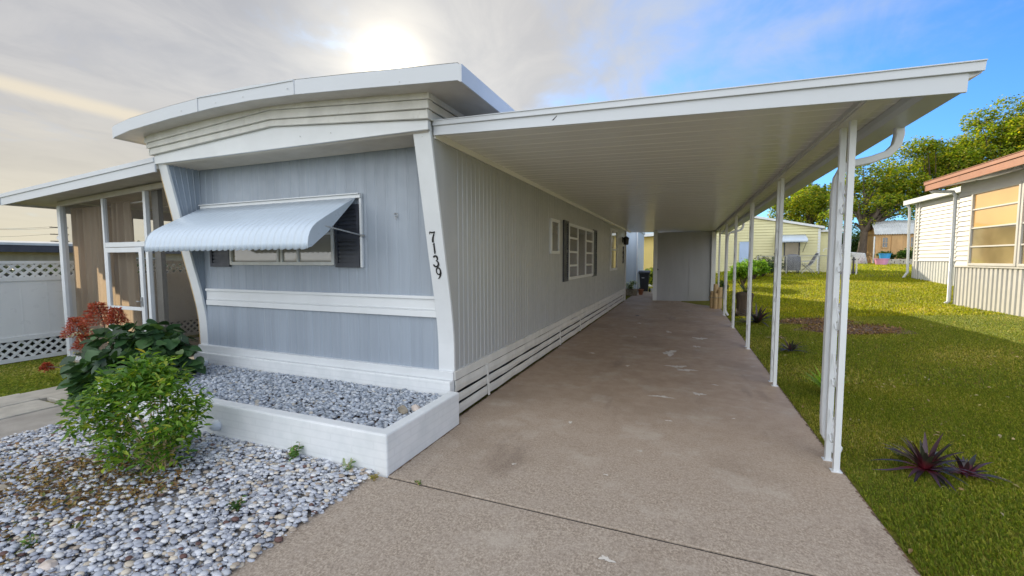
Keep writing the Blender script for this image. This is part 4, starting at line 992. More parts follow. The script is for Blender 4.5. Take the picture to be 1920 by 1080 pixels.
# things in the yard in front of the yellow house
gr = thing('covered_grill', 'grill under a dark grey cover by the yellow house window', 'grill', (5.3, 26.3, .8))
gz_ = ground(5.3, 26.3)
mb = MB(); rows = []
for z, a, b_ in ((.15, .36, .26), (.5, .37, .27), (.85, .35, .25), (.95, .27, .2), (1.0, .15, .1)):
    rows.append([(5.3+a*math.cos(t_*.3142)*(1+.06*math.sin(t_*5)), 26.3+b_*math.sin(t_*.3142)*(1+.08*math.sin(t_*4)), gz_+z) for t_ in range(21)])
mb.sheet(rows); mb.add(rows[-1][:-1], [tuple(range(20))]); obj('cover', mb, 'greycloth', gr, smooth=True)
mb = MB()
for sx in (-.25, .25):
    for sy in (-.15, .15): mb.tube([(5.3+sx, 26.3+sy, gz_-.02), (5.3+sx, 26.3+sy, gz_+.3)], .025, 6)
pieces('leg', mb, 'black', gr)
ch = thing('folding_chair', 'dark folding lounge chair tilted back beside the covered grill', 'chair', (6.0, 26.4, .8))
gz_ = ground(6, 26.4)
mb = MB(); mb.prism([(5.75, 26.2, gz_+.42), (6.1, 26.2, gz_+.40), (6.42, 26.2, gz_+1.02), (6.40, 26.2, gz_+1.05), (6.07, 26.2, gz_+.44), (5.75, 26.2, gz_+.45)], (0, .5, 0)); obj('seat', mb, 'greycloth', ch)
for y in (26.18, 26.72):
    mb = MB(); mb.tube([(5.7, y, gz_), (6.2, y, gz_+.55), (6.45, y, gz_+1.08)], .02, 6); mb.tube([(6.3, y, gz_), (5.85, y, gz_+.45), (5.8, y, gz_+.62), (6.25, y, gz_+.66)], .02, 6); pieces('side_frame', mb, 'steel', ch)
cf = thing('chain_link_fence', 'low chain link fence of thin silver rails in front of the yellow house', 'fence', (5.5, 25.6, .8))
for x in (3.6, 4.9, 6.3, 7.7):
    mb = MB(); z = ground(x, 25.6); mb.tube([(x, 25.6, z-.05), (x, 25.6, z+.95)], .03, 8); obj('fence_post', mb, 'steel', cf)
mb = MB(); mb.tube([(x, 25.6, ground(x, 25.6)+.93) for x in (3.6, 4.9, 6.3, 7.7)], .018, 6); obj('top_rail', mb, 'steel', cf)
mb = MB()
for k in range(52):
    x = 3.6+k*.08
    for s_ in (1, -1):
        xa, xb = (x, x+.8) if s_ > 0 else (x+.8, x)
        if max(xa, xb) < 7.7:
            mb.bar((xa, 25.6+.003*s_, ground(xa, 25.6)+.1), (xb, 25.6+.003*s_, ground(xb, 25.6)+.92), .004)
obj('wire_mesh', mb, 'steel', cf)
pf = thing('picket_screen', 'short dark slatted screen at the end of the chain link fence', 'fence panel', (7.2, 25.3, .8))
gz_ = ground(7.2, 25.3)
for k in range(9):
    mb = MB(); x = 6.75+k*.12; mb.box(x, x+.065, 25.28, 25.30, gz_+.02, gz_+.86); obj('slat', mb, 'darkroof' if k % 2 else 'white_old', pf)
mb = MB(); mb.box(6.7, 7.82, 25.305, 25.33, gz_+.72, gz_+.78); mb.box(6.7, 7.82, 25.305, 25.33, gz_+.1, gz_+.16); pieces('rail', mb, 'darkroof', pf)
hk = MB(); z = ground(6.5, 25); hk.tube([(6.62, 25, z-.05), (6.58, 25, z+.9), (6.52, 25, z+1.22), (6.42, 25, z+1.32), (6.32, 25, z+1.25), (6.30, 25, z+1.15)], .016, 6)
tagit(obj('garden_hook', hk, 'white', loc=(6.6, 25, z)), 'tall white shepherd hook pole standing at the lawn edge', 'garden hook')
fd = thing('hanging_planter', 'bowl planter hanging on thin chains from the yellow house awning', 'hanging planter', (4.76, 27.4, 1.9))
mb = MB()
for a in (0, 2.1, 4.2): mb.tube([(4.76+.12*math.cos(a), 27.4+.12*math.sin(a), 1.93), (4.76, 27.4, 2.60)], .008, 4)
pieces('chain', mb, 'black', fd)
mb = MB(); mb.lathe([(.05, -.1), (.12, -.05), (.15, .03), (.13, .03)], (4.76, 27.4, 1.9), 14); obj('bowl', mb, 'bark', fd)

# tan shed with a ribbed metal gambrel roof
ts = thing('tan_shed', 'tan wooden garden shed with a ribbed metal gambrel roof under the trees', 'shed', (16.6, 46.5, 1.2))
gz_ = 1.1
mb = MB(); mb.box(15.0, 18.4, 45, 48, gz_, 3.66); x = 15.2
while x < 18.4: mb.box(x, x+.02, 44.985, 45, gz_, 3.66); x += .3
obj('wall', mb, 'tan', ts)
prof = [(44.8, 3.62), (45.1, 4.15), (45.6, 4.55), (46.5, 4.85), (47.4, 4.55), (47.9, 4.15), (48.2, 3.62)]
mb = MB(); rows = []
for k in range(23):
    x = 14.85+k*.16
    for q, o_ in ((0, 0), (.05, .04), (.09, .04), (.13, 0)): rows.append([(x+q, y, z+o_) for y, z in prof])
mb.sheet(rows); obj('roof', mb, 'metalroof', ts, solid=.02)
mb = MB(); mb.prism([(15.0, y, z) for y, z in prof], (.03, 0, 0)); obj('gable', mb, 'tan', ts)
mb = MB(); mb.box(16.05, 16.75, 44.93, 44.98, 1.3, 3.5); mb.box(16.38, 16.42, 44.92, 44.93, 1.3, 3.5)
for k in range(4): mb.box(16.12+k*.16, 16.18+k*.16, 44.92, 44.93, 2.1, 3.0)
d_ = obj('door', mb, 'tan', ts); mb = MB(); mb.box(16.0, 16.04, 44.9, 44.99, 2.0, 2.25); obj('hinge', mb, 'black', d_)
for a in (15.4, 17.25):
    framed_window(ts, (a, a+.45, 2.5, 3.42), 'x', 44.98, [a+.22], [2.95], 'glass_dark', fm='tan', fw=.06)
tt = MB(); tt.prism([(11.6, 44, 1.0), (12.9, 44, 2.1), (14.1, 44, 1.0)], (0, 2.5, 0)); tagit(obj('canvas_tent', tt, 'tarp', loc=(12.9, 45, 1), bevel=.03), 'low green canvas tent shape on the lawn left of the tan shed', 'tent')
fp = MB(); fp.tube([(14.25, 43, .9), (14.25, 43, 3.4)], .05, 8); tagit(obj('white_pole', fp, 'white', loc=(14.25, 43, 1)), 'plain white pole standing just left of the tan shed', 'pole')
def tub(x, y, z, r_, h, mt_, nm, lb, ct, grp=None):
    mb = MB(); mb.lathe([(r_*.8, 0), (r_, h), (r_*1.08, h), (r_*1.08, h+.04), (r_*.93, h+.04), (r_*.75, .06)], (x, y, z), 18)
    return tagit(obj(nm, mb, mt_, loc=(x, y, z), smooth=False), lb, ct, grp)
gy = ground(14.2, 41)
tub(14.35, 41.2, gy+.42, .36, .38, 'tub_blue', 'plastic_tub', 'bright blue plastic tub on the garden wall before the tan shed', 'tub')
tub(13.75, 40, gy, .42, .42, 'tub_pink', 'plastic_tub', 'pink plastic tub on the grass in front of the blue one', 'tub')
mb = MB(); mb.prism([(12.6, 42, gy), (13.6, 42, gy), (13.4, 42, gy+.9), (12.4, 42, gy+1.0)], (0, .8, 0)); tagit(obj('grey_barrow', mb, 'steel', loc=(13, 42.4, gy), bevel=.05), 'upturned grey metal barrow tray left of the blue tub', 'barrow')
mb = MB()
for r_ in range(3):
    for k in range(8): mb.box(14.2+k*.55+(r_ % 2)*.2, 14.7+k*.55+(r_ % 2)*.2, 41.1, 41.4, gy-.05+r_*.16, gy+.10+r_*.16)
tagit(obj('block_wall', mb, 'paver', loc=(16, 41.2, gy), bevel=.01), 'low grey block garden wall in front of the tan shed', 'wall')

# ------------------------------------------------------------------ vegetation
def tri_leaf(w=.5, fold=.15, droop=.12):
    """pointed leaf template along +y, length 1"""
    ys_ = [0, .3, .65, 1]; ws = [.04, w*.5, w*.42, .0]
    V = [(0, 0, 0)]
    V = []
    for y, w_ in zip(ys_, ws):
        V += [(-w_, y, w_*fold*2-droop*y*y), (0, y, -droop*y*y), (w_, y, w_*fold*2-droop*y*y)]
    F = []
    for i in range(3): F += [(i*3, i*3+1, i*3+4, i*3+3), (i*3+1, i*3+2, i*3+5, i*3+4)]
    return np.array(V), np.array(F)
def quad_leaf(w=.6):
    return np.array([(0, 0, 0), (w*.5, .5, .06), (0, 1, -.05), (-w*.5, .5, .06)]), np.array([(0, 1, 2, 3)])
def heart_leaf():
    V = [(0, 0, 0)]; pr = [(.18, -.1), (.42, .0), (.50, .25), (.40, .55), (.2, .8), (0, 1.)]
    V += [(x, y, .10*x-.15*y*y) for x, y in pr]; V += [(-x, y, .10*x-.15*y*y) for x, y in reversed(pr[:-1])]
    V.append((0, .45, -.08))
    n = len(V)-1; F = [(n, i, i+1) for i in range(n-1)]+[(n, n-1, 0)]
    return np.array(V), np.array(F)
def leafcloud(name, T, pos, size, pal, wts, mat, parent, up=.6, out=None, spread=.8, br=.25, loc=None):
    n = len(pos)
    az = rng.uniform(0, 6.283, n) if out is None else np.arctan2(-out[:, 0], out[:, 1])+rng.normal(0, spread, n)
    el = rng.normal(-.1 if up is None else up, .45, n)
    Rm = rotz(az)@rotx(el)@roty(rng.normal(0, .5, n))
    sc = size*rng.uniform(.65, 1.25, n)
    ci = rng.choice(len(pal), n, p=np.array(wts)/sum(wts)); cols = np.array(pal)[ci]*rng.uniform(1-br, 1+br, (n, 1))
    V, F, C = scatter(T[0], T[1], pos, Rm, sc, cols)
    return npmesh(name, V, F, C, mat, parent=parent, loc=loc)
def clumps(centers, radii, per, shell=.55, squash=.75):
    P_, O_ = [], []
    for c, r_ in zip(centers, radii):
        k = int(per*(r_**2)); d = rng.normal(0, 1, (k, 3)); d /= np.linalg.norm(d, axis=1)[:, None]
        rad = r_*(shell+(1-shell)*rng.random(k)**.6)*(1+.12*rng.normal(0, 1, k)); p = d*rad[:, None]; p[:, 2] *= squash
        P_.append(np.array(c)+p); O_.append(d)
    return np.concatenate(P_), np.concatenate(O_)
def tree(name, base, crown, seed, lab, ncl=60, per=230, lsz=.26, pal=None, cat='tree', trunk_r=.3, grp=None):
    """base (x,y,z); crown list of (cx,cy,cz,rx,ry,rz)"""
    rg_ = np.random.default_rng(seed); rt = thing(name, lab, cat, base, grp)
    cs, rs_ = [], []
    tot = sum(c[3]*c[5] for c in crown)
    for c in crown:
        k = max(4, int(ncl*c[3]*c[5]/tot))
        for _ in range(k):
            d = rg_.normal(0, 1, 3); d /= np.linalg.norm(d)
            if d[2] < -.55: d[2] *= -.5
            rad = .62+.36*rg_.random()
            cs.append((c[0]+d[0]*c[3]*rad, c[1]+d[1]*c[4]*rad, c[2]+d[2]*c[5]*rad)); rs_.append(rg_.uniform(.16, .30)*min(c[3], c[5])*1.05)
    mb = MB(); top_ = (base[0]+.2, base[1], base[2]+(crown[0][2]-base[2])*.45)
    mb.tube([base, (base[0]+.1, base[1], (base[2]+top_[2])/2), top_], [trunk_r, trunk_r*.75, trunk_r*.6], 9)
    for c in cs[::3]:
        mid = [(top_[i]*.5+c[i]*.5)+(.5 if i == 2 else rg_.uniform(-.4, .4)) for i in range(3)]
        mb.tube([top_, mid, c], [trunk_r*.4, trunk_r*.18, .02], 5)
    obj('trunk', mb, 'bark', rt)
    P_, O_ = clumps(cs, rs_, per, .5, .8)
    pal = pal or [(.16, .24, .028), (.25, .305, .033), (.38, .365, .042), (.07, .115, .016), (.48, .38, .048)]
    leafcloud('crown', quad_leaf(.75), P_, lsz, pal, [30, 30, 20, 16, 8], 'treeleaf', rt, up=-.1, out=O_, br=.3)
    return rt
TG = 'large leafy trees beyond the back gardens'
tree('shade_tree', (11.4, 53, 1.3), [(11.3, 53, 6.4, 2.9, 2.6, 3.1), (9.9, 53, 5.4, 1.6, 1.6, 2.0), (13.2, 54, 7.2, 1.6, 2, 1.9)], 11, 'rounded tree rising behind the roof of the pale yellow house', 80, 420, .21, grp=TG)
tree('shade_tree', (14.2, 45.6, 1.2), [(15.6, 49, 7.2, 3.1, 2.8, 3.2), (13.6, 47, 5.4, 1.9, 1.8, 2.2), (15.3, 46.6, 6.2, 2.6, 1.6, 1.7), (18.2, 49, 5.4, 1.8, 1.6, 1.8), (16.6, 46.9, 5.7, 2.0, 1.2, 1.4), (17.6, 50, 7.0, 2.5, 2.5, 2.8)], 12, 'broad tree with a dark forked trunk leaning over the tan shed', 130, 420, .20, trunk_r=.42, grp=TG)
tree('shade_tree', (20.5, 50, 1.3), [(20.4, 50, 9.0, 3.3, 3, 3.8), (18.6, 49, 7.2, 2.0, 2, 2.6), (22.4, 50, 7.5, 2.6, 2.5, 4.2)], 13, 'taller tree directly above the clapboard annex roof', 120, 400, .21, grp=TG)
tree('shade_tree', (26, 52, 1.3), [(25.8, 52, 10.6, 3.7, 3.5, 4.6), (29, 53, 10.6, 4, 3.5, 4.8)], 14, 'tallest tree at the right edge above the terracotta roof', 120, 340, .23, grp=TG)
tree('shade_tree', (16.5, 66, 1.3), [(13.6, 66, 8.4, 3.4, 3, 3.2), (18, 68, 8.6, 4, 3, 3.4)], 15, 'darker distant tree filling the gap between the nearer crowns', 60, 200, .36, pal=[(.06, .09, .015), (.08, .11, .02), (.10, .12, .02), (.04, .06, .01), (.12, .13, .03)], grp=TG)
# far tree line seen through the porch
for i, (x, y, h) in enumerate(((-62, 36, 5.6), (-68, 44, 6.6), (-74, 54, 6.0), (-60, 47, 4.8))):
    tree('distant_tree', (x, y, 0), [(x, y, h*.55, 4.6, 4.0, h*.45)], 30+i, ['distant dark tree nearest the fence end through the porch screen', 'tallest distant dark tree through the porch screen', 'distant dark tree farthest right through the porch screen', 'smallest distant dark tree through the porch screen'][i], 30, 60, .6, pal=[(.04, .055, .02), (.05, .07, .02), (.07, .08, .03), (.03, .04, .015), (.08, .08, .03)], grp='far tree line beyond the porch')

hp = np.c_[rng.uniform(-10.95, -10.25, 15000), rng.uniform(-3.5, 11.8, 15000), rng.uniform(.0, 1.5, 15000)]
mb = MB(); mb.box(-10.75, -10.45, -3.4, 11.7, -.05, 1.38); obj('dark_core', mb, 'darkroof', HEDGE)  # solid dark box added inside the hedge to block bright ground beyond
leafcloud('foliage', quad_leaf(.8), hp, .11, [(.03, .05, .02), (.045, .07, .025), (.02, .035, .015)], [1, 1, 1], 'leafdark', HEDGE, up=.2)
# pagoda flower shrub
ps = thing('pagoda_shrub', 'large dark leaved shrub with red flower spikes beside the planter and porch', 'shrub', (-6.08, 2.9, 0))
cs = [(-5.32, 2.95, .62), (-5.6, 2.95, .68), (-5.9, 2.95, .68), (-6.25, 2.9, .58), (-6.55, 2.8, .38), (-5.45, 2.85, .46), (-5.85, 2.75, .42), (-6.2, 2.7, .28), (-6.3, 2.65, .12), (-6.55, 2.85, .2), (-5.3, 3.0, .42), (-6.0, 3.1, .5)]
rs_ = [.20, .22, .24, .24, .2, .24, .26, .24, .16, .2, .2, .26]
P_, O_ = clumps(cs, rs_, 1700, .45, .9); P_[:, 2] = np.maximum(P_[:, 2], .03)
leafcloud('foliage', heart_leaf(), P_, .125, [(.035, .085, .03), (.05, .11, .035), (.025, .06, .025), (.09, .16, .04)], [35, 30, 25, 8], 'leafdark', ps, up=-.35, out=O_, spread=.6)
mb = MB()
for c in cs: mb.tube([(-6.08+random.uniform(-.1, .1), 2.9+random.uniform(-.1, .1), -.02), (c[0]*.6-6.08*.4, c[1]*.6+2.9*.4, c[2]*.5), c], [.014, .011, .006], 6)
for c in ((-6.2, 2.9, 1.0), (-6.5, 2.85, 1.05), (-7.0, 2.85, .8), (-7.8, 2.85, .2)): mb.tube([(-6.1, 2.9, .1), (c[0]*.7-6.2*.3, 2.87, c[2]*.6+.1), c], [.01, .008, .005], 6)
obj('stems', mb, 'bark', ps)
for (cx, cy, cz2, r_, h) in ((-6.52, 2.85, .84, .17, .27), (-6.25, 2.9, .86, .11, .19), (-7.03, 2.85, .66, .14, .25), (-6.88, 2.85, .52, .10, .18), (-7.82, 2.85, .16, .07, .08)):
    k = int(1100*r_/.12); th = rng.uniform(0, 6.283, k); tier = rng.integers(0, 7, k)/7.; zz = cz2+h*tier+rng.normal(0, .006, k); rad = r_*(1-tier*.75)*rng.uniform(.35, 1.05, k)
    pos = np.c_[cx+rad*np.cos(th), cy+rad*np.sin(th), zz]; out_ = np.c_[np.cos(th), np.sin(th), th*0]
    leafcloud('flower_spike', quad_leaf(.35), pos, .034, [(.40, .075, .045), (.50, .14, .10), (.28, .045, .035), (.50, .26, .20)], [40, 30, 20, 8], 'petal', ps, up=.3, out=out_, spread=.5)
P_, O_ = clumps([(-6.48, 2.72, .72), (-6.66, 2.72, .48)], [.15, .12], 2600, .4, .6)
leafcloud('seed_head', quad_leaf(.5), P_, .035, [(.45, .40, .26), (.55, .50, .36), (.30, .28, .16)], [40, 30, 20], 'petal', ps, up=.1, out=O_)

# light green shrub on the gravel
gs = thing('green_shrub', 'light green multi stemmed shrub growing from the gravel in front of the planter', 'shrub', (-3.66, 1.95, 0))
cs, rs_ = [], []
rg_ = np.random.default_rng(5)
for k in range(60):
    a = rg_.uniform(0, 6.283); e = rg_.uniform(.05, 1.0); q = rg_.uniform(.5, 1)
    if k % 4 == 0:
        cs.append((-3.92+.36*math.cos(a)*q, 1.93+.26*math.sin(a)*q, rg_.uniform(.12, .34))); rs_.append(rg_.uniform(.09, .14)); continue
    cs.append((-3.86+.50*math.cos(a)*q*math.sin(e*1.75), 1.95+.36*math.sin(a)*q*math.sin(e*1.75), .42+.38*math.cos(e*1.9)*q)); rs_.append(rg_.uniform(.09, .15))
P_, O_ = clumps(cs, rs_, 5600, .25, .9); k = P_[:, 2] > .05; P_, O_ = P_[k], O_[k]
leafcloud('foliage', tri_leaf(.34, .2, .2), P_, .062, [(.10, .21, .025), (.18, .30, .035), (.055, .14, .02), (.32, .38, .05), (.55, .46, .06)], [34, 30, 22, 12, 1.5], 'leaf', gs, up=.15, out=O_, spread=.9)
mb = MB()
for c in cs[::2]:
    b_ = (-3.66+rg_.uniform(-.07, .07), 1.95+rg_.uniform(-.06, .06), -.02); m_ = [b_[i]*.45+c[i]*.55 for i in range(3)]; m_[2] = c[2]*.45+.05
    mb.tube([b_, m_, c], [.005, .0035, .002], 5)
obj('stems', mb, 'wood', gs)
# dry leaf litter round its foot
n = 1500; th = rng.uniform(0, 6.283, n); q = np.sqrt(rng.random(n)); pos = np.c_[-3.95+.72*q*np.cos(th)+.0, 1.62+.40*q*np.sin(th)+.25*q*np.cos(th)*.5, .015+.02*rng.random(n)]
n2_ = 500; pos = np.r_[pos, np.c_[rng.uniform(-5.3, -3.2, n2_), rng.uniform(.9, 1.8, n2_), .02+.02*rng.random(n2_)]]
lf = leafcloud('leaf_litter', tri_leaf(.45, .3, .1), pos, .034, [(.22, .12, .05), (.32, .20, .08), (.14, .08, .04), (.40, .30, .12), (.12, .14, .04)], [30, 30, 20, 12, 12], 'leaf', None, up=0., loc=(-3.9, 1.6, 0))
tagit(lf, 'scattered dry brown leaves on the pebbles around the green shrub', 'leaf litter', kind='stuff')

def weed(x, y, s_, lab, seed, pal=((.10, .20, .04), (.16, .28, .05), (.06, .13, .03)), z=0., name='weed'):
    rg_ = np.random.default_rng(seed); k = 26; pos = []; out_ = []
    rt = thing(name, lab, 'weed', (x, y, z)); mb = MB()
    for j in range(5):
        a = rg_.uniform(0, 6.283); l_ = rg_.uniform(.3, .8)*s_; tip = (x+l_*math.cos(a)*.7, y+l_*math.sin(a)*.7, z+s_*rg_.uniform(.5, 1.1)); mb.tube([(x, y, z-.01), ((x+tip[0])/2, (y+tip[1])/2, z+tip[2]*.6-z*.6), tip], .0022, 4)
        for i in range(9):
            q = rg_.uniform(.3, 1); pos.append((x+(tip[0]-x)*q, y+(tip[1]-y)*q, z+(tip[2]-z)*q)); b_ = rg_.uniform(0, 6.283); out_.append((math.cos(b_), math.sin(b_), 0))
    obj('stem', mb, 'wood', rt)
    leafcloud('foliage', tri_leaf(.45, .2, .2), np.array(pos), s_*.42, list(pal), [3, 3, 2], 'leaf', rt, up=.2, out=np.array(out_))
weed(-2.84, 2.42, .12, 'small leafy weed sprouting against the planter front in the middle', 1)
weed(-2.30, 2.42, .09, 'tiny pale weed sprouting at the planter front near its right corner', 2, ((.3, .36, .25), (.2, .3, .15), (.4, .42, .3)))
weed(-2.62, 1.78, .09, 'small dark weed among the pebbles below the planter', 3, ((.05, .12, .03), (.08, .16, .04), (.05, .08, .02)))
weed(-4.6, 1.35, .08, 'small mossy weed among the pebbles left of the shrub', 4)
weed(-3.35, 1.10, .06, 'tiny bright weed low in the pebbles near the front', 5)
weed(-2.05, 2.40, .05, 'yellowish weed at the corner where planter and driveway meet', 6, ((.4, .3, .08), (.3, .28, .06), (.2, .2, .05)))
weed(-1.72, 2.47, .035, 'low green weed growing from the driveway joint', 7)

def strap_plant(name, x, y, L_, n, w, pal, lab, seed, z=None, arch=.55, lo=.15, hi=1.35, mat='leafdark', inner=None, cat='plant', grp=None):
    """rosette of arching strap leaves"""
    rg_ = np.random.default_rng(seed); z = ground(x, y) if z is None else z; V, F, C = [], [], []
    for i in range(n):
        a = i*2.4+rg_.uniform(-.3, .3); e = lo+(hi-lo)*rg_.random(); l_ = L_*rg_.uniform(.65, 1.1); d = np.array([math.cos(a), math.sin(a)]); s_ = np.array([-d[1], d[0]])
        col = np.array(pal[rg_.integers(len(pal))])*rg_.uniform(.75, 1.25); b0 = len(V); K = 7
        for j in range(K+1):
            t_ = j/K; h = l_*(t_*math.sin(e)-arch*t_*t_*math.cos(e)*.9); r_ = l_*(t_*math.cos(e)+.15*t_*t_)
            ww = w*.5*(1-t_**2.2)*(.55+.6*t_ if t_ < .4 else .79); cc_ = col if not inner or t_ > .4 else np.array(inner)*(1-t_*2)+col*t_*2
            for q, dz in ((-1, .25*ww), (0, 0), (1, .25*ww)):
                V.append((x+d[0]*(r_+.015)+s_[0]*ww*q, y+d[1]*(r_+.015)+s_[1]*ww*q, max(z+.012, z+.02+h+dz))); C.append(cc_)
        for j in range(K):
            for q in (0, 1): F.append((b0+j*3+q, b0+j*3+q+1, b0+j*3+q+4, b0+j*3+q+3))
    o = npmesh(name, V, F, np.clip(np.array(C), 0, 1), mat, loc=(x, y, z), smooth=True)
    return tagit(o, lab, cat, grp)
PUR = [(.035, .022, .032), (.055, .028, .04), (.03, .032, .03), (.07, .03, .045), (.045, .05, .035)]
BG = 'dark bromeliads along the carport edge'
strap_plant('bromeliad', 1.72, 4.04, .33, 60, .05, PUR, 'large dark purple bromeliad with long arching leaves nearest the camera on the lawn', 1, inner=(.22, .02, .04), grp=BG)
strap_plant('bromeliad', 1.93, 4.00, .22, 26, .042, PUR, 'smaller purple bromeliad growing against the right side of the largest one', 2, inner=(.2, .02, .05), grp=BG)
strap_plant('bromeliad', 1.74, 8.5, .30, 34, .05, PUR, 'compact black purple bromeliad beside the second post pair', 3, grp=BG)
strap_plant('bromeliad', 1.72, 12.0, .62, 46, .07, PUR, 'widest dark bromeliad in front of the stump by the third post pair', 4, grp=BG)
strap_plant('fern', 1.62, 6.0, .36, 60, .045, [(.24, .42, .04), (.34, .52, .05), (.15, .28, .03)], 'bright green fern on the lawn behind the nearest post', 5, mat='leaf', cat='fern', lo=.75, arch=.4)
strap_plant('dry_frond', 1.80, 9.9, .22, 16, .04, [(.42, .26, .14), (.5, .34, .2), (.3, .18, .1)], 'clump of dry tan fronds lying on the lawn between two bromeliads', 6, mat='leaf', lo=.0, hi=.5)
st = MB(); z = ground(1.7, 13.6); st.lathe([(.22, -.05), (.21, .15), (.2, .4), (.23, .6), (.2, .66), (.12, .68), (.05, .68)], (1.62, 13.6, z), 16)
tagit(obj('tree_stump', st, 'bark', loc=(1.62, 13.6, z)), 'squat dark stump standing on the lawn behind the carport posts', 'stump')
strap_plant('stump_plant', 1.65, 13.6, .45, 30, .05, [(.08, .14, .04), (.12, .17, .05), (.18, .14, .08)], 'spiky green plant growing out of the dark stump', 7, z=z+.66, mat='leaf', lo=.3)
def bush(name, x, y, rx, rz, lab, pal, n, sz, seed, cat='bush', T=None, z=None, ry=None, flowers=None, mat='leaf', grp=None):
    rg_ = np.random.default_rng(seed); z = ground(x, y) if z is None else z; rt = thing(name, lab, cat, (x, y, z), grp); cs, rs_ = [], []
    for k in range(14):
        a = rg_.uniform(0, 6.283); q = rg_.uniform(.2, .75); cs.append((x+rx*q*math.cos(a), y+(ry or rx)*q*math.sin(a), z+rz*rg_.uniform(.3, .8))); rs_.append(rg_.uniform(.28, .45)*min(rx, rz))
    mb = MB()
    for c in cs: mb.tube([(x, y, z-.03), ((x+c[0])/2, (y+c[1])/2, z+(c[2]-z)*.6), c], [.02, .015, .006], 5)
    obj('stems', mb, 'bark', rt)
    P_, O_ = clumps(cs, rs_, n/sum(r_*r_ for r_ in rs_), .4, .9)
    leafcloud('foliage', T or tri_leaf(.5, .2, .2), P_, sz, pal, [3]*len(pal), mat, rt, up=.1, out=O_)
    if flowers: leafcloud('blossoms', quad_leaf(.8), P_[::flowers[1]]+O_[::flowers[1]]*.05, flowers[2], flowers[0], [1]*len(flowers[0]), 'petal', rt, up=.5, out=O_[::flowers[1]])
    return rt
BR = [(.20, .36, .03), (.30, .46, .04), (.12, .24, .02)]; DK = [(.03, .07, .02), (.05, .10, .025), (.07, .13, .03)]
n = 2600; ang_ = rng.uniform(0, 6.283, n); q = np.sqrt(rng.random(n)); w1 = rng.random(n) < .45
px_ = np.where(w1, 2.95+.78*q*np.cos(ang_), 3.3+.88*q*np.cos(ang_)); py_ = np.where(w1, 12.2+.58*q*np.sin(ang_), 11.0+.78*q*np.sin(ang_))
lf = leafcloud('bark_mulch', quad_leaf(.5), np.c_[px_, py_, np.array([ground(a, b) for a, b in zip(px_, py_)])+.025], .06, [(.22, .12, .06), (.32, .19, .10), (.12, .07, .04), (.4, .28, .16)], [3, 3, 3, 1], 'leaf', None, up=.0, loc=(3.1, 11.6, .05))
tagit(lf, 'brown bark mulch scattered over the bare patches in the lawn', 'mulch', kind='stuff')
n = 500; px_ = rng.uniform(1.2, 6, n); py_ = rng.uniform(2.3, 12, n)
lf = leafcloud('fallen_leaves', tri_leaf(.5, .3, .1), np.c_[px_, py_, np.array([ground(a, b) for a, b in zip(px_, py_)])+.025], .035, [(.42, .32, .18), (.3, .2, .1), (.5, .42, .3)], [1, 1, 1], 'leaf', None, up=.0, loc=(3, 6, .05))
tagit(lf, 'small dry leaves scattered across the shaded lawn', 'leaf litter', kind='stuff')
bush('hedge_bush', 2.35, 20.5, .55, 1.25, 'tall bright yellow green bush just right of the shed', BR, 3500, .11, 1)
bush('hedge_bush', 3.1, 23.0, .6, 1.0, 'bright green bush in front of the pale blue door', BR, 2500, .12, 2)
bush('flowering_bush', 3.6, 24.2, .7, .8, 'dark rounded bush with white flowers below the pale blue door', DK, 2500, .08, 3, flowers=([(.7, .7, .68), (.6, .6, .6)], 40, .09))
bush('garden_bush', 4.3, 26.4, .7, .95, 'loose dark bush against the yellow clapboard wall', DK+[(.2, .16, .05)], 1600, .10, 4)
bush('croton_bush', -1.25, 22.6, .5, 1.3, 'yellow green bush behind the wheelie bin', [(.45, .48, .04), (.62, .60, .08), (.14, .26, .03)], 1800, .13, 5, z=-.03)
bush('box_flowers', -2.2, 19.58, .24, .42, 'pale white flowers spilling over the block planter', [(.10, .16, .06), (.2, .25, .12)], 500, .06, 6, z=.24, cat='flowers', flowers=([(.75, .75, .72), (.6, .63, .62)], 4, .07))
bush('red_bush', 12.1, 52, 1.2, 2.0, 'red leaved shrub under the trees left of the white pole', [(.42, .10, .06), (.5, .2, .1), (.12, .1, .04)], 1400, .2, 7)
for i, (x, y, l_) in enumerate(((12.0, 58, 'dark evergreen thicket beyond the white pole and tent'), (17.5, 59, 'dark evergreen thicket hidden behind the tan shed'), (23.0, 58, 'dark evergreen thicket behind the annex roof'))):
    bush('thicket', x, y, 3.6, 3.4, l_, DK+[(.09, .12, .03)], 5000, .32, 50+i, 'thicket')
for i, (x, y, l_, pl_) in enumerate(((14.9, 42.4, 'dark green plant behind the blue tub', DK), (15.9, 42.2, 'leafy garden plant in front of the tan shed door', DK+[(.12, .2, .04)]), (16.9, 42.6, 'white flowering bush in front of the right shed window', [(.6, .62, .52), (.5, .52, .4), (.12, .18, .06)]), (13.2, 47.5, 'dark undergrowth bush at the foot of the forked tree', DK))):
    bush('garden_plant', x, y, .7, 1.15 if i != 2 else 1.5, l_, pl_, 1000, .16, 20+i, 'plant')
bush('dark_planter_bush', 1.35, 17.9, .3, .95, 'thin dark shrub beside the shed corner post', DK, 700, .07, 31, z=-.03)

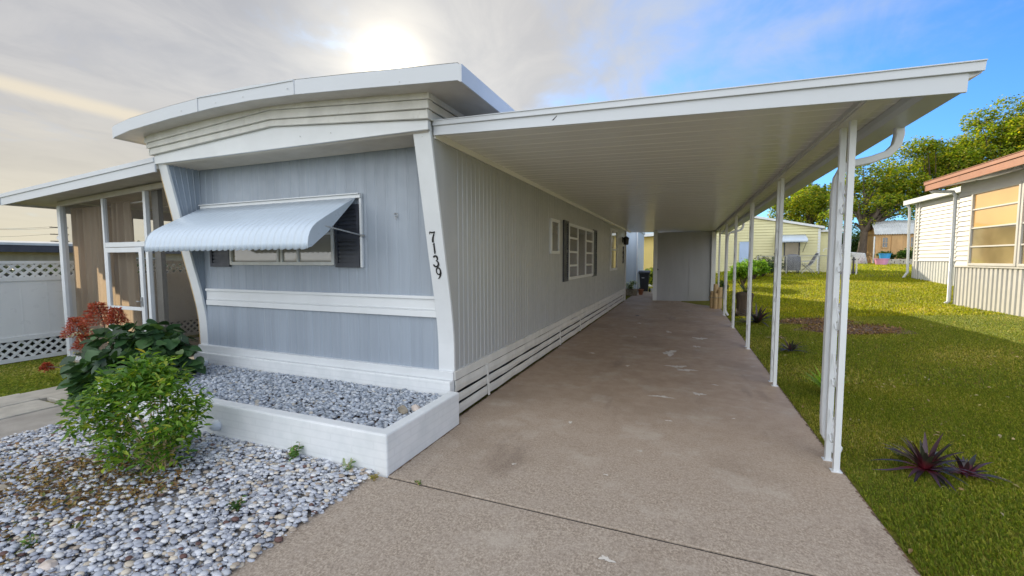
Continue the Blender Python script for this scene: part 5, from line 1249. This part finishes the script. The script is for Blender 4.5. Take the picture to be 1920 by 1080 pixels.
# ------------------------------------------------------------------ grass
def grass(name, n, xr, yr, hmin, hmax, wd, lab, keepf=None, sparse=None, pal=None):
    x = rng.uniform(*xr, n); y = rng.uniform(*yr, n)
    if keepf is not None: k = keepf(x, y); x, y = x[k], y[k]
    n = len(x); z = np.array([ground(a, b) for a, b in zip(x, y)])
    T = np.array([(-.5, 0, 0), (.5, 0, 0), (.38, .35, .55), (-.38, .35, .55), (0, 1., .85)]); 
    TF_ = np.array([(0, 1, 2), (0, 2, 3), (3, 2, 4)])
    h = rng.uniform(hmin, hmax, n); sc = np.c_[wd*rng.uniform(.7, 1.4, n), h*rng.uniform(.25, 1.2, n), h]
    cl = .5+.5*np.sin(x*1.9+1.3*np.sin(y*1.1))*np.sin(y*1.5+x*.4); pal = np.array(pal or [(.16, .215, .04), (.23, .28, .05), (.34, .34, .08), (.47, .41, .14), (.57, .49, .24)])
    ci = np.clip((rng.random(n)*2.7+cl*cl*3.0*rng.random(n)).astype(int), 0, 4); cols = pal[ci]*rng.uniform(.7, 1.3, (n, 1))
    V, F, C = scatter(T, TF_, np.c_[x, y, z-.004], rotz(rng.uniform(0, 6.283, n)), sc, cols)
    return tagit(npmesh(name, V, F, C, 'blade'), lab, 'grass', kind='stuff')
pc = [(2.95, 12.2, .72, .52), (3.3, 11.0, .82, .72), (1.62, 13.6, .3, .3)]
def rk(x, y):
    k = x > 1.17+.02*np.sin(y*9)+.015*np.sin(y*23)
    for a, b, c_, d in pc: k &= ((x-a)/c_)**2+((y-b)/d)**2 > 1
    k &= ~((x > 6.8) & (y < 15.5))
    return k
grass('grass_near', 170000, (1.15, 4.6), (2.2, 6.5), .018, .036, .0036, 'short green lawn grass close to the carport edge', rk)
grass('grass_mid', 130000, (1.15, 7.0), (6.5, 13), .022, .045, .0075, 'lawn grass in the shade right of the carport', rk)
grass('grass_far', 70000, (1.15, 10), (13, 24), .035, .075, .018, 'lawn grass coloured as sunlit between the houses', rk, pal=[(.23, .26, .02), (.31, .33, .025), (.41, .38, .03), (.50, .42, .06), (.56, .46, .12)])  # brighter, yellower palette paints the sunlight into the blades
grass('grass_back', 30000, (0.6, 20), (24, 44), .05, .11, .04, 'lawn grass coloured as sunlit in front of the far houses', lambda x, y: ~((y > 27.9) & (x < 8)), pal=[(.23, .26, .02), (.31, .33, .025), (.41, .38, .03), (.50, .42, .06), (.56, .46, .12)])  # sunlight put into the blade colours here too
grass('grass_left', 26000, (-9.7, -7.36), (1.0, 4.2), .03, .055, .008, 'strip of lawn grass between the paver path and the white fence', lambda x, y: ~((x > -9.35) & (y > 3.58)))
